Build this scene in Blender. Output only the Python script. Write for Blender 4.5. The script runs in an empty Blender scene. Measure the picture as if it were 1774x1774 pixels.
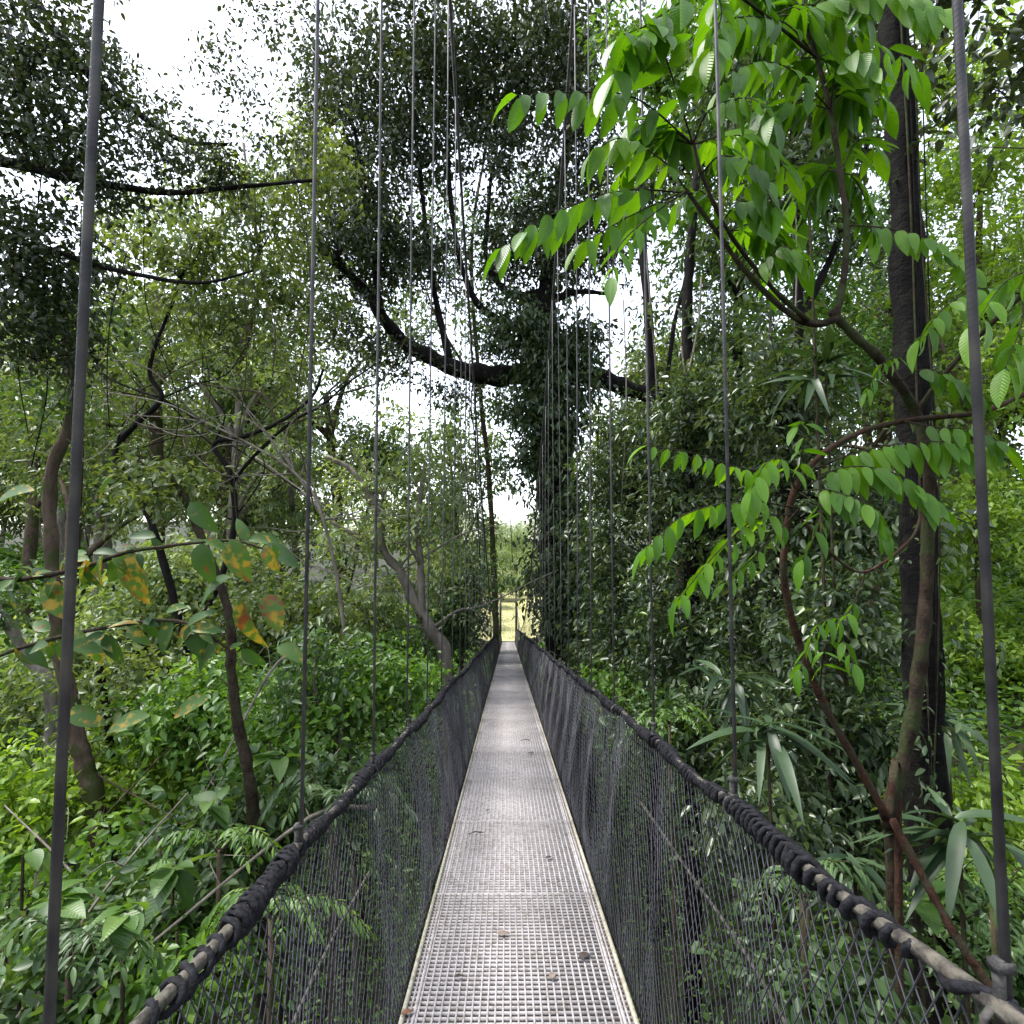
import bpy, math
import numpy as np
R = np.random.default_rng(11)
SC = bpy.context.scene
COL = SC.collection
PITCH = math.radians(3.4)
F = 950.0
CP, SP = math.cos(PITCH), math.sin(PITCH)

# ------------------------------------------------------------------ helpers
def P(px, py, d):
    """a place at forward distance d along the sight line of photo pixel (px, py)"""
    x = (px - 887) / F * d
    u = (887 - py) / F * d
    return np.array([x, d * CP - u * SP, d * SP + u * CP])

def nrm(a):
    return a / np.maximum(np.linalg.norm(a, axis=-1, keepdims=True), 1e-9)

def terrain(x, y):
    x = np.asarray(x, float); y = np.asarray(y, float)
    b = np.interp(y, [-60, -8, -4, 2, 8, 20, 32, 39, 43.5, 46, 60, 90, 130, 170],
                     [-3, -4, -6, -9, -10.5, -12, -11.5, -10, -8.0, -7.9, -8.1, -7.8, -6, -1])
    l = np.interp(-x, [0, 4, 12, 25, 50, 90, 400], [0, .2, 3.6, 6.5, 12, 20, 30])
    r = np.interp(x, [0, 2.2, 6, 12, 25, 60, 400], [0, .6, 4.5, 7.5, 12, 20, 30])
    k = np.where((y > 38), np.clip(1 - (y - 38) / 12 * .6, .4, 1), 1)
    bump = .35 * np.sin(x * .7 + 1.3) * np.cos(y * .6) + .2 * np.sin(x * 1.9 + y * 1.3)
    bump = bump * np.clip((np.abs(x) - 1.5) / 4, 0, 1)
    return b + np.where(x < 0, l, r) * k + bump

class MB:
    """collects pieces of one mesh"""
    def __init__(s):
        s.v = []; s.f = []; s.fn = []; s.t = []; s.q = []; s.n = 0
    def add(s, v, faces, tint=None, uv=None):
        v = np.asarray(v, float); faces = np.asarray(faces, int)
        s.v.append(v); s.f.append((faces + s.n).ravel()); s.fn.append(np.full(len(faces), faces.shape[1]))
        s.t.append(np.full(len(v), .5) if tint is None else np.asarray(tint, float))
        s.q.append(np.zeros((len(v), 3)) if uv is None else uv)
        s.n += len(v)
    def tube(s, pts, rad, sides=6, cap=True, rough=0):
        pts = np.asarray(pts, float); m = len(pts)
        rad = np.broadcast_to(np.asarray(rad, float), (m,))
        tan = nrm(np.gradient(pts, axis=0))
        ref = np.array([0, 0, 1.]) if abs(tan[m // 2][2]) < .8 else np.array([1., 0, 0])
        a = nrm(np.cross(tan, ref)); b = np.cross(tan, a)
        ang = np.arange(sides) / sides * 2 * math.pi
        rr = rad[:, None] * np.ones(sides)
        if rough:
            rr = rr * (1 + R.normal(0, rough, (m, sides)))
        ring = pts[:, None] + rr[..., None] * (np.cos(ang)[None, :, None] * a[:, None] + np.sin(ang)[None, :, None] * b[:, None])
        i = np.arange(m - 1)[:, None] * sides; j = np.arange(sides)[None]; k = (j + 1) % sides
        s.add(ring.reshape(-1, 3), np.stack([i + j, i + k, i + k + sides, i + j + sides], -1).reshape(-1, 4))
        if cap and sides >= 3:
            s.f.append(np.arange(s.n - m * sides, s.n - m * sides + sides)[::-1]); s.fn.append(np.array([sides]))
            s.f.append(np.arange(s.n - sides, s.n)); s.fn.append(np.array([sides]))
    def box(s, c, h, ax=None):
        c = np.asarray(c, float)
        ax = np.eye(3) if ax is None else ax
        q = np.array([[x, y, z] for x in (-1, 1) for y in (-1, 1) for z in (-1, 1)], float) * np.asarray(h, float)
        s.add(c + q @ ax, [[0, 1, 3, 2], [4, 6, 7, 5], [0, 4, 5, 1], [2, 3, 7, 6], [0, 2, 6, 4], [1, 5, 7, 3]])
    def leaves(s, pos, axis, up, L, W=.45, tint=None, droop=.2, fold=.25, rows=2):
        """leaf blades with a midrib fold and a drooping tip; rows = how finely the blade is cut"""
        pos = np.asarray(pos, float); N = len(pos)
        if N == 0: return
        u = nrm(np.asarray(axis, float)); sd = nrm(np.cross(u, up)); nn = np.cross(sd, u)
        L = np.broadcast_to(L, (N,)); W = np.broadcast_to(W, (N,)); droop = np.broadcast_to(droop, (N,))
        if rows == 2:
            T = np.array([0, .3, .68, 1, .68, .3]); S = np.array([0, -1, -.8, 0, .8, 1]) * .5
            faces = np.array([[0, 1, 2, 3], [0, 3, 4, 5]])
        else:
            t = np.linspace(0, 1, rows); w = np.sin(np.pi * t ** .8) ** .75 * .5; w[0] = .03; w[-1] = .004
            T = np.repeat(t, 3); S = (w[:, None] * np.array([-1, 0, 1])).ravel()
            faces = []
            for r in range(rows - 1):
                for c in (0, 1):
                    i = r * 3 + c; faces.append([i, i + 1, i + 4, i + 3])
            faces = np.array(faces)
        K = len(T)
        h = -droop[:, None] * T[None] ** 2 + fold * np.abs(S)[None] * W[:, None]
        v = pos[:, None] + L[:, None, None] * (T[None, :, None] * u[:, None] + (S[None] * W[:, None])[..., None] * sd[:, None] + h[..., None] * nn[:, None])
        fa = (np.arange(N)[:, None, None] * K + faces[None]).reshape(-1, 4)
        tint = R.random(N) if tint is None else tint
        s.add(v.reshape(-1, 3), fa, np.repeat(tint, K), np.tile(np.stack([T, S * 2, T * 0 + 1], -1), (N, 1)))
    def build(s, name, mat, parent=None, smooth=False, origin=None, wood=None, wmat=None):
        me = bpy.data.meshes.new(name); nf = sum(len(a) for a in s.fn)
        if wood is not None and wood.n:
            for a in wood.f: s.f.append(a + s.n)
            s.v += wood.v; s.fn += wood.fn; s.t += wood.t; s.q += wood.q; s.n += wood.n
        v = np.concatenate(s.v); f = np.concatenate(s.f); fn = np.concatenate(s.fn)
        o0 = np.zeros(3) if origin is None else np.asarray(origin, float)
        if parent is not None: o0 = np.array(parent['_o'])
        me.vertices.add(len(v)); me.vertices.foreach_set('co', (v - o0).astype(np.float32).ravel())
        me.loops.add(len(f)); me.loops.foreach_set('vertex_index', f.astype(np.int32))
        me.polygons.add(len(fn))
        me.polygons.foreach_set('loop_start', np.concatenate([[0], np.cumsum(fn)[:-1]]).astype(np.int32))
        if smooth: me.polygons.foreach_set('use_smooth', np.ones(len(fn), bool))
        a = me.attributes.new('tint', 'FLOAT', 'POINT'); a.data.foreach_set('value', np.concatenate(s.t).astype(np.float32))
        if any(q.any() for q in s.q[:3]):
            a = me.attributes.new('blade', 'FLOAT_VECTOR', 'POINT'); a.data.foreach_set('vector', np.concatenate(s.q).astype(np.float32).ravel())
        me.materials.append(mat)
        if wood is not None and wood.n:
            me.materials.append(wmat); mi = np.zeros(len(fn), np.int32); mi[nf:] = 1; me.polygons.foreach_set('material_index', mi)
        me.update(calc_edges=True); me.validate()
        o = bpy.data.objects.new(name, me); COL.objects.link(o)
        if parent is not None: 
            o.parent = parent; o['_o'] = list(o0)
        elif origin is not None: o.location = o0
        if parent is not None:
            pass
        return o

ALL_E = []
def thing(name, label, cat, loc, group=None):
    o = bpy.data.objects.new(name, None); COL.objects.link(o)
    o.empty_display_size = .2
    o.location = loc; o['label'] = label; o['category'] = cat; o['_o'] = [float(a) for a in loc]
    if group: o['group'] = group
    ALL_E.append(o)
    return o

def tag(o, label=None, cat=None, group=None, kind=None):
    if label: o['label'] = label
    if cat: o['category'] = cat
    if group: o['group'] = group
    if kind: o['kind'] = kind
    return o

def smooth_path(pts, per=5):
    """Catmull-Rom through rows of any width"""
    p = np.asarray(pts, float)
    if len(p) < 3:
        t = np.linspace(0, 1, per + 1)[:, None]; return p[0] * (1 - t) + p[-1] * t
    q = np.vstack([2 * p[0] - p[1], p, 2 * p[-1] - p[-2]]); out = []
    for i in range(1, len(q) - 2):
        t = np.arange(per)[:, None] / per
        a, b, c, d = q[i - 1], q[i], q[i + 1], q[i + 2]
        out.append(.5 * (2 * b + (c - a) * t + (2 * a - 5 * b + 4 * c - d) * t ** 2 + (3 * b - a - 3 * c + d) * t ** 3))
    return np.vstack(out + [p[-1:]])

def path(*pts):
    return np.array([P(*p) for p in pts])

# ------------------------------------------------------------------ materials
def mat(name):
    m = bpy.data.materials.new(name); m.use_nodes = True
    nt = m.node_tree; nt.nodes.clear()
    out = nt.nodes.new('ShaderNodeOutputMaterial')
    return m, nt, out

def N(nt, t, **kw):
    n = nt.nodes.new(t)
    for k, v in kw.items():
        if k in n.inputs: n.inputs[k].default_value = v
        else: setattr(n, k, v)
    return n

def ramp(nt, stops):
    r = nt.nodes.new('ShaderNodeValToRGB'); e = r.color_ramp.elements
    while len(e) < len(stops): e.new(.5)
    for i, (p, c) in enumerate(stops):
        e[i].position = p; e[i].color = (*c, 1)
    return r

def leaf_mat(name, stops, rough=.42, trans=.35, blotch=None, spec=.5, tcol=(1.5, 1.45, .5), veins=False):
    m, nt, out = mat(name)
    at = N(nt, 'ShaderNodeAttribute', attribute_name='tint')
    rp = ramp(nt, stops); nt.links.new(at.outputs['Fac'], rp.inputs[0])
    col = rp.outputs[0]
    no = N(nt, 'ShaderNodeTexNoise', Scale=9.0 if not blotch else 26.0, Detail=4.0 if not blotch else 7.0)
    tc = N(nt, 'ShaderNodeTexCoord'); nt.links.new(tc.outputs['Object'], no.inputs['Vector'])
    if blotch:
        # yellow and rust patches of an ageing leaf, more on leaves with a high tint value
        ad = N(nt, 'ShaderNodeMath', operation='MULTIPLY_ADD'); ad.inputs[1].default_value = .33; nt.links.new(at.outputs['Fac'], ad.inputs[0]); nt.links.new(no.outputs['Fac'], ad.inputs[2])
        br = ramp(nt, [(.67, (0, 0, 0)), (.8, (1, 1, 1))]); nt.links.new(ad.outputs[0], br.inputs[0])
        n2 = N(nt, 'ShaderNodeTexNoise', Scale=7.0); nt.links.new(tc.outputs['Object'], n2.inputs['Vector'])
        r2 = ramp(nt, [(.52, blotch[0]), (.62, blotch[1])]); nt.links.new(n2.outputs['Fac'], r2.inputs[0])
        mx = N(nt, 'ShaderNodeMixRGB'); nt.links.new(br.outputs[0], mx.inputs[0]); nt.links.new(col, mx.inputs[1]); nt.links.new(r2.outputs[0], mx.inputs[2])
        col = mx.outputs[0]
    else:
        hv = N(nt, 'ShaderNodeHueSaturation'); nt.links.new(col, hv.inputs['Color'])
        mr = N(nt, 'ShaderNodeMapRange'); mr.inputs['To Min'].default_value = .7; mr.inputs['To Max'].default_value = 1.3
        nt.links.new(no.outputs['Fac'], mr.inputs['Value']); nt.links.new(mr.outputs[0], hv.inputs['Value'])
        col = hv.outputs[0]
    b = N(nt, 'ShaderNodeBsdfPrincipled', Roughness=rough)
    b.inputs['Specular IOR Level'].default_value = spec
    if veins:
        bl_ = N(nt, 'ShaderNodeAttribute', attribute_name='blade'); sx = N(nt, 'ShaderNodeSeparateXYZ'); nt.links.new(bl_.outputs['Vector'], sx.inputs[0])
        ab = N(nt, 'ShaderNodeMath', operation='ABSOLUTE'); nt.links.new(sx.outputs['Y'], ab.inputs[0])
        q1 = N(nt, 'ShaderNodeMath', operation='MULTIPLY_ADD'); q1.inputs[1].default_value = -.22; nt.links.new(ab.outputs[0], q1.inputs[0]); nt.links.new(sx.outputs['X'], q1.inputs[2])
        q2 = N(nt, 'ShaderNodeMath', operation='MULTIPLY'); q2.inputs[1].default_value = 75.0; nt.links.new(q1.outputs[0], q2.inputs[0])
        q3 = N(nt, 'ShaderNodeMath', operation='SINE'); nt.links.new(q2.outputs[0], q3.inputs[0])
        vr = ramp(nt, [(.8, (0, 0, 0)), (1, (.25, .25, .25))]); nt.links.new(q3.outputs[0], vr.inputs[0])
        mr_ = ramp(nt, [(.0, (.6, .6, .6)), (.07, (0, 0, 0))]); nt.links.new(ab.outputs[0], mr_.inputs[0])
        mxv = N(nt, 'ShaderNodeMixRGB', blend_type='LIGHTEN'); mxv.inputs[0].default_value = 1; nt.links.new(vr.outputs[0], mxv.inputs[1]); nt.links.new(mr_.outputs[0], mxv.inputs[2])
        lt = N(nt, 'ShaderNodeMixRGB', blend_type='MULTIPLY'); lt.inputs[0].default_value = 1; lt.inputs[2].default_value = (1.5, 1.4, 1.6, 1); nt.links.new(col, lt.inputs[1])
        mc = N(nt, 'ShaderNodeMixRGB'); nt.links.new(mxv.outputs[0], mc.inputs[0]); nt.links.new(col, mc.inputs[1]); nt.links.new(lt.outputs[0], mc.inputs[2]); col = mc.outputs[0]
        nb_ = N(nt, 'ShaderNodeTexNoise', Scale=55.0, Detail=3.0); nt.links.new(tc.outputs['Object'], nb_.inputs['Vector'])
        rb = ramp(nt, [(.66, (1, 1, 1)), (.74, (.45, .36, .25))]); nt.links.new(nb_.outputs['Fac'], rb.inputs[0])
        md = N(nt, 'ShaderNodeMixRGB', blend_type='MULTIPLY'); md.inputs[0].default_value = .8; nt.links.new(col, md.inputs[1]); nt.links.new(rb.outputs[0], md.inputs[2]); col = md.outputs[0]
        bpv = N(nt, 'ShaderNodeBump', Strength=.2, Distance=.003); nt.links.new(q3.outputs[0], bpv.inputs['Height']); nt.links.new(bpv.outputs[0], b.inputs['Normal'])
    nt.links.new(col, b.inputs['Base Color'])
    tm = N(nt, 'ShaderNodeMixRGB', blend_type='MULTIPLY'); tm.inputs[0].default_value = 1; tm.inputs[2].default_value = (*tcol, 1)
    nt.links.new(col, tm.inputs[1])
    tr = N(nt, 'ShaderNodeBsdfTranslucent'); nt.links.new(tm.outputs[0], tr.inputs['Color'])
    ms = N(nt, 'ShaderNodeMixShader'); ms.inputs[0].default_value = trans
    nt.links.new(b.outputs[0], ms.inputs[1]); nt.links.new(tr.outputs[0], ms.inputs[2]); nt.links.new(ms.outputs[0], out.inputs[0])
    return m

def bark_mat(name, dark, light, scale=6, rough=.85, moss=None, zs=.3):
    m, nt, out = mat(name)
    tc = N(nt, 'ShaderNodeTexCoord'); mp = N(nt, 'ShaderNodeMapping'); mp.inputs['Scale'].default_value = (1, 1, zs)
    nt.links.new(tc.outputs['Object'], mp.inputs[0])
    no = N(nt, 'ShaderNodeTexNoise', Scale=float(scale), Detail=8.0, Roughness=.7); nt.links.new(mp.outputs[0], no.inputs['Vector'])
    rp = ramp(nt, [(.35, dark), (.68, light)]); nt.links.new(no.outputs['Fac'], rp.inputs[0]); col = rp.outputs[0]
    if moss:
        n2 = N(nt, 'ShaderNodeTexNoise', Scale=scale * .5, Detail=5.0); nt.links.new(tc.outputs['Object'], n2.inputs['Vector'])
        r2 = ramp(nt, [(.48, (0, 0, 0)), (.6, (1, 1, 1))]); nt.links.new(n2.outputs['Fac'], r2.inputs[0])
        mx = N(nt, 'ShaderNodeMixRGB'); mx.inputs[2].default_value = (*moss, 1)
        nt.links.new(r2.outputs[0], mx.inputs[0]); nt.links.new(col, mx.inputs[1]); col = mx.outputs[0]
    b = N(nt, 'ShaderNodeBsdfPrincipled', Roughness=rough); nt.links.new(col, b.inputs['Base Color']); b.inputs['Specular IOR Level'].default_value = .12
    bp = N(nt, 'ShaderNodeBump', Strength=1.0, Distance=.05); nt.links.new(no.outputs['Fac'], bp.inputs['Height']); nt.links.new(bp.outputs[0], b.inputs['Normal'])
    nt.links.new(b.outputs[0], out.inputs[0])
    return m

def plain_mat(name, c0, c1, scale=20, rough=.6, metal=0, bump=0, spec=.5):
    m, nt, out = mat(name)
    tc = N(nt, 'ShaderNodeTexCoord')
    no = N(nt, 'ShaderNodeTexNoise', Scale=float(scale), Detail=6.0); nt.links.new(tc.outputs['Object'], no.inputs['Vector'])
    rp = ramp(nt, [(.35, c0), (.65, c1)]); nt.links.new(no.outputs['Fac'], rp.inputs[0])
    b = N(nt, 'ShaderNodeBsdfPrincipled', Roughness=rough, Metallic=float(metal)); nt.links.new(rp.outputs[0], b.inputs['Base Color']); b.inputs['Specular IOR Level'].default_value = spec
    if bump:
        bp = N(nt, 'ShaderNodeBump', Strength=bump, Distance=.01); nt.links.new(no.outputs['Fac'], bp.inputs['Height']); nt.links.new(bp.outputs[0], b.inputs['Normal'])
    nt.links.new(b.outputs[0], out.inputs[0])
    return m

LM = {
 'dark':  leaf_mat('leaf_dark',  [(0, (.022, .034, .018)), (.5, (.04, .058, .024)), (1, (.075, .1, .035))], trans=.22),
 'olive': leaf_mat('leaf_olive', [(0, (.05, .085, .025)), (.5, (.095, .14, .04)), (1, (.17, .21, .075))], trans=.38),
 'mid':   leaf_mat('leaf_mid',   [(0, (.03, .065, .022)), (.5, (.058, .115, .034)), (1, (.11, .175, .055))], trans=.36),
 'lush':  leaf_mat('leaf_lush',  [(0, (.04, .095, .018)), (.5, (.085, .18, .026)), (1, (.17, .29, .05))], trans=.42),
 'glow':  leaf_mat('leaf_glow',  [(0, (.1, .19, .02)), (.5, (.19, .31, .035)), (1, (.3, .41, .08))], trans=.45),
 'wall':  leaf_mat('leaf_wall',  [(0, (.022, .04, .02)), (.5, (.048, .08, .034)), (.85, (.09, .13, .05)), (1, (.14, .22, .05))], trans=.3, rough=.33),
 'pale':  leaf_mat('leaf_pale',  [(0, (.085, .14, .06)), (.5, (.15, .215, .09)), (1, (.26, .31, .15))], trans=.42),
 'frond': leaf_mat('leaf_frond', [(0, (.04, .105, .008)), (.5, (.075, .19, .01)), (1, (.14, .28, .016))], trans=.46, rough=.4, spec=.4, tcol=(1.55, 1.5, .3), veins=True),
 'blotch': leaf_mat('leaf_blotched', [(0, (.022, .06, .014)), (.6, (.07, .15, .024)), (1, (.05, .11, .02))], trans=.3, rough=.5, spec=.35, blotch=((.34, .24, .03), (.16, .05, .02))),
 'strap': leaf_mat('leaf_strap', [(0, (.016, .035, .015)), (.5, (.03, .06, .025)), (1, (.06, .1, .045))], trans=.25, rough=.42, spec=.4),
 'broad': leaf_mat('leaf_broad', [(0, (.035, .08, .018)), (.5, (.07, .15, .028)), (1, (.13, .22, .05))], trans=.4, rough=.4, veins=True),
}
BK = {
 'dark':  bark_mat('bark_dark', (.004, .0036, .004), (.022, .018, .017), 9),
 'black': bark_mat('bark_black', (.0015, .0013, .0015), (.009, .007, .007), 16, zs=1.6, moss=(.011, .011, .008)),
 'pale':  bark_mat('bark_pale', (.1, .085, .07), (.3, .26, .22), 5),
 'brown': bark_mat('bark_brown', (.045, .03, .022), (.14, .1, .075), 6, moss=(.05, .06, .02)),
 'red':   bark_mat('bark_red', (.025, .011, .008), (.1, .05, .032), 18, moss=(.06, .05, .03), zs=.6),
 'stem':  bark_mat('bark_stem', (.018, .012, .009), (.075, .055, .038), 14, moss=(.045, .055, .022), zs=.6),
}
def grating_mat(name, tone):
    m, nt, out = mat(name)
    ge = N(nt, 'ShaderNodeNewGeometry'); n1 = N(nt, 'ShaderNodeTexNoise', Scale=1.7, Detail=6.0, Roughness=.65); n2 = N(nt, 'ShaderNodeTexNoise', Scale=38.0, Detail=4.0)
    nt.links.new(ge.outputs['Position'], n1.inputs['Vector']); nt.links.new(ge.outputs['Position'], n2.inputs['Vector'])
    r1 = ramp(nt, [(.3, tuple(.72 * c for c in tone)), (.5, tuple(.92 * c for c in tone)), (.7, tuple(1.08 * c for c in tone))]); nt.links.new(n1.outputs['Fac'], r1.inputs[0])
    r2 = ramp(nt, [(.3, (.6, .56, .5)), (.55, (1, 1, 1))]); nt.links.new(n2.outputs['Fac'], r2.inputs[0])
    mx = N(nt, 'ShaderNodeMixRGB', blend_type='MULTIPLY'); mx.inputs[0].default_value = 1; nt.links.new(r1.outputs[0], mx.inputs[1]); nt.links.new(r2.outputs[0], mx.inputs[2])
    b = N(nt, 'ShaderNodeBsdfPrincipled', Roughness=.75); b.inputs['Specular IOR Level'].default_value = .25; nt.links.new(mx.outputs[0], b.inputs['Base Color']); nt.links.new(b.outputs[0], out.inputs[0])
    return m
M_GRAT = grating_mat('grating_frp', (.37, .35, .35))
M_EDGE = grating_mat('edge_frp', (.36, .34, .275))
M_NET = plain_mat('net_cord', (.02, .02, .026), (.062, .06, .074), 3, .55)
M_ROPE = plain_mat('lashing_rope', (.004, .004, .005), (.014, .014, .018), 60, .8, bump=.8, spec=.2)
M_RAIL = plain_mat('rail_rope', (.025, .022, .02), (.11, .1, .08), 40, .8, bump=.8, spec=.25)
M_STEEL = plain_mat('galvanised_steel', (.02, .02, .021), (.07, .066, .06), 60, .75, 0, bump=.5, spec=.3)
M_SOIL = plain_mat('leaf_litter', (.012, .014, .006), (.03, .036, .013), 1.3, .95, bump=.5)
M_GRASS = plain_mat('meadow_grass', (.32, .31, .14), (.44, .41, .2), .5, .9)

def wire_mat():
    m, nt, out = mat('wire_rope')
    tc = N(nt, 'ShaderNodeTexCoord')
    mp = N(nt, 'ShaderNodeMapping'); mp.inputs['Rotation'].default_value = (0, .5, 0); nt.links.new(tc.outputs['Object'], mp.inputs[0])
    wv = N(nt, 'ShaderNodeTexWave', Scale=38.0, Distortion=1.0, bands_direction='Z'); nt.links.new(mp.outputs[0], wv.inputs['Vector'])
    no = N(nt, 'ShaderNodeTexNoise', Scale=14.0, Detail=5.0); nt.links.new(tc.outputs['Object'], no.inputs['Vector'])
    rp = ramp(nt, [(.3, (.035, .032, .038)), (.5, (.07, .065, .07)), (.72, (.12, .11, .1))]); nt.links.new(no.outputs['Fac'], rp.inputs[0])
    b = N(nt, 'ShaderNodeBsdfPrincipled', Roughness=.6, Metallic=.2); nt.links.new(rp.outputs[0], b.inputs['Base Color'])
    bp = N(nt, 'ShaderNodeBump', Strength=.09, Distance=.002); nt.links.new(wv.outputs['Fac'], bp.inputs['Height']); nt.links.new(bp.outputs[0], b.inputs['Normal'])
    nt.links.new(b.outputs[0], out.inputs[0])
    return m
M_WIRE = wire_mat()

# ------------------------------------------------------------------ ground
def grid_mesh(name, xs, ys, zf, m):
    X, Y = np.meshgrid(xs, ys); b = MB()
    v = np.stack([X, Y, zf(X, Y)], -1).reshape(-1, 3); nx, ny = len(xs), len(ys)
    i = (np.arange(ny - 1)[:, None] * nx + np.arange(nx - 1)[None]).ravel()
    b.add(v, np.stack([i, i + 1, i + nx + 1, i + nx], -1))
    return b.build(name, m, smooth=True)
xs = np.concatenate([np.linspace(-130, -70, 20), np.linspace(-66, 66, 133), np.linspace(70, 130, 20)])
ys = np.concatenate([np.linspace(-60, -12, 12), np.linspace(-10, 100, 111), np.linspace(104, 170, 14)])
tag(grid_mesh('forest_floor', xs, ys, terrain, M_SOIL), 'dark forest floor of leaf litter under the trees', 'ground', kind='structure')
mx_, my_ = np.linspace(-7, 6, 27), np.linspace(45.4, 130, 60)
tag(grid_mesh('clearing', mx_, my_, lambda x, y: terrain(x, y) + .03, M_GRASS), 'sunlit yellow grass clearing at the far end of the bridge', 'ground', kind='structure')

# ------------------------------------------------------------------ the hanging bridge
TH = math.radians(7.97)
EX = nrm(np.array([1, .0074, 0])); ED = nrm(np.array([-.0074, math.cos(TH), -math.sin(TH)])); EN = np.cross(EX, ED)
HE = 1.56
def B(X, s, h):
    X, s, h = np.broadcast_arrays(np.asarray(X, float), np.asarray(s, float), np.asarray(h, float))
    return X[..., None] * EX + s[..., None] * ED + (h - HE)[..., None] * EN
AX = np.stack([EX, ED, EN])
S0, S1 = -4.8, 45.6
br = thing('hanging_bridge', 'long narrow hanging footbridge with pale grating deck and black net sides', 'footbridge', B(.044, 0, 0))
DL, DR = -.43, .518
DC, DW = (DL + DR) / 2, DR - DL
# deck panels of moulded grating
PL = 1.2; PIT = .0316
pm = MB(); em = MB()
for k in range(1, int(round(DW / PIT))):
    pm.box([-DW / 2 + k * PIT, 0, -.009], [.0036, PL / 2 - .008, .009])
nb = int(PL / PIT)
for k in range(nb + 1):
    y = -PL / 2 + .008 + k * (PL - .016) / nb
    pm.box([0, y, -.0105], [DW / 2 - .012, .004 if 0 < k < nb else .006, .009])
for sx in (-1, 1):
    pm.box([sx * (DW / 2 - .05), 0, -.0105], [.006, PL / 2 - .006, .0125])
em.box([0, 0, -.012], [.008, PL / 2 - .003, .02])
def arr_obj(mb, name, m):
    me_o = mb.build(name, m); return me_o
panel0 = arr_obj(pm, 'walkway_panel', M_GRAT); edge0 = arr_obj(em, 'edge_bar', M_EDGE)
from mathutils import Matrix
RM = Matrix([[EX[i], ED[i], EN[i]] for i in range(3)]).to_4x4()
def put(o, parent, X, s, h):
    w = B(X, s, h) - np.array(br['_o'])
    o.parent = parent; m = RM.copy(); m.translation = w; o.matrix_basis = m
npan = int((S1 - S0) / PL)
for k in range(npan):
    o = panel0 if k == 0 else panel0.copy()
    if k: COL.objects.link(o)
    put(o, br, DC, S0 + (k + .5) * PL, R.normal(0, .0012))
    for sx in (-1, 1):
        e = edge0 if k == 0 and sx < 0 else edge0.copy()
        if e is not edge0: COL.objects.link(e)
        e.parent = o; e.location = (sx * (DW / 2 - .006), 0, 0)
HSP = .91; HS0 = .875
hs = np.arange(HS0 - 5 * HSP, S1 - .8, HSP)
# cross beams carrying the deck
cb = MB(); cb.box([0, 0, 0], [.455, .02, .028]); cb.box([0, .026, -.03], [.455, .005, .028])
cb0 = cb.build('crossbeam', M_STEEL)
for k, s in enumerate(hs):
    o = cb0 if k == 0 else cb0.copy()
    if k: COL.objects.link(o)
    put(o, br, DC, s, -.065)
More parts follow.
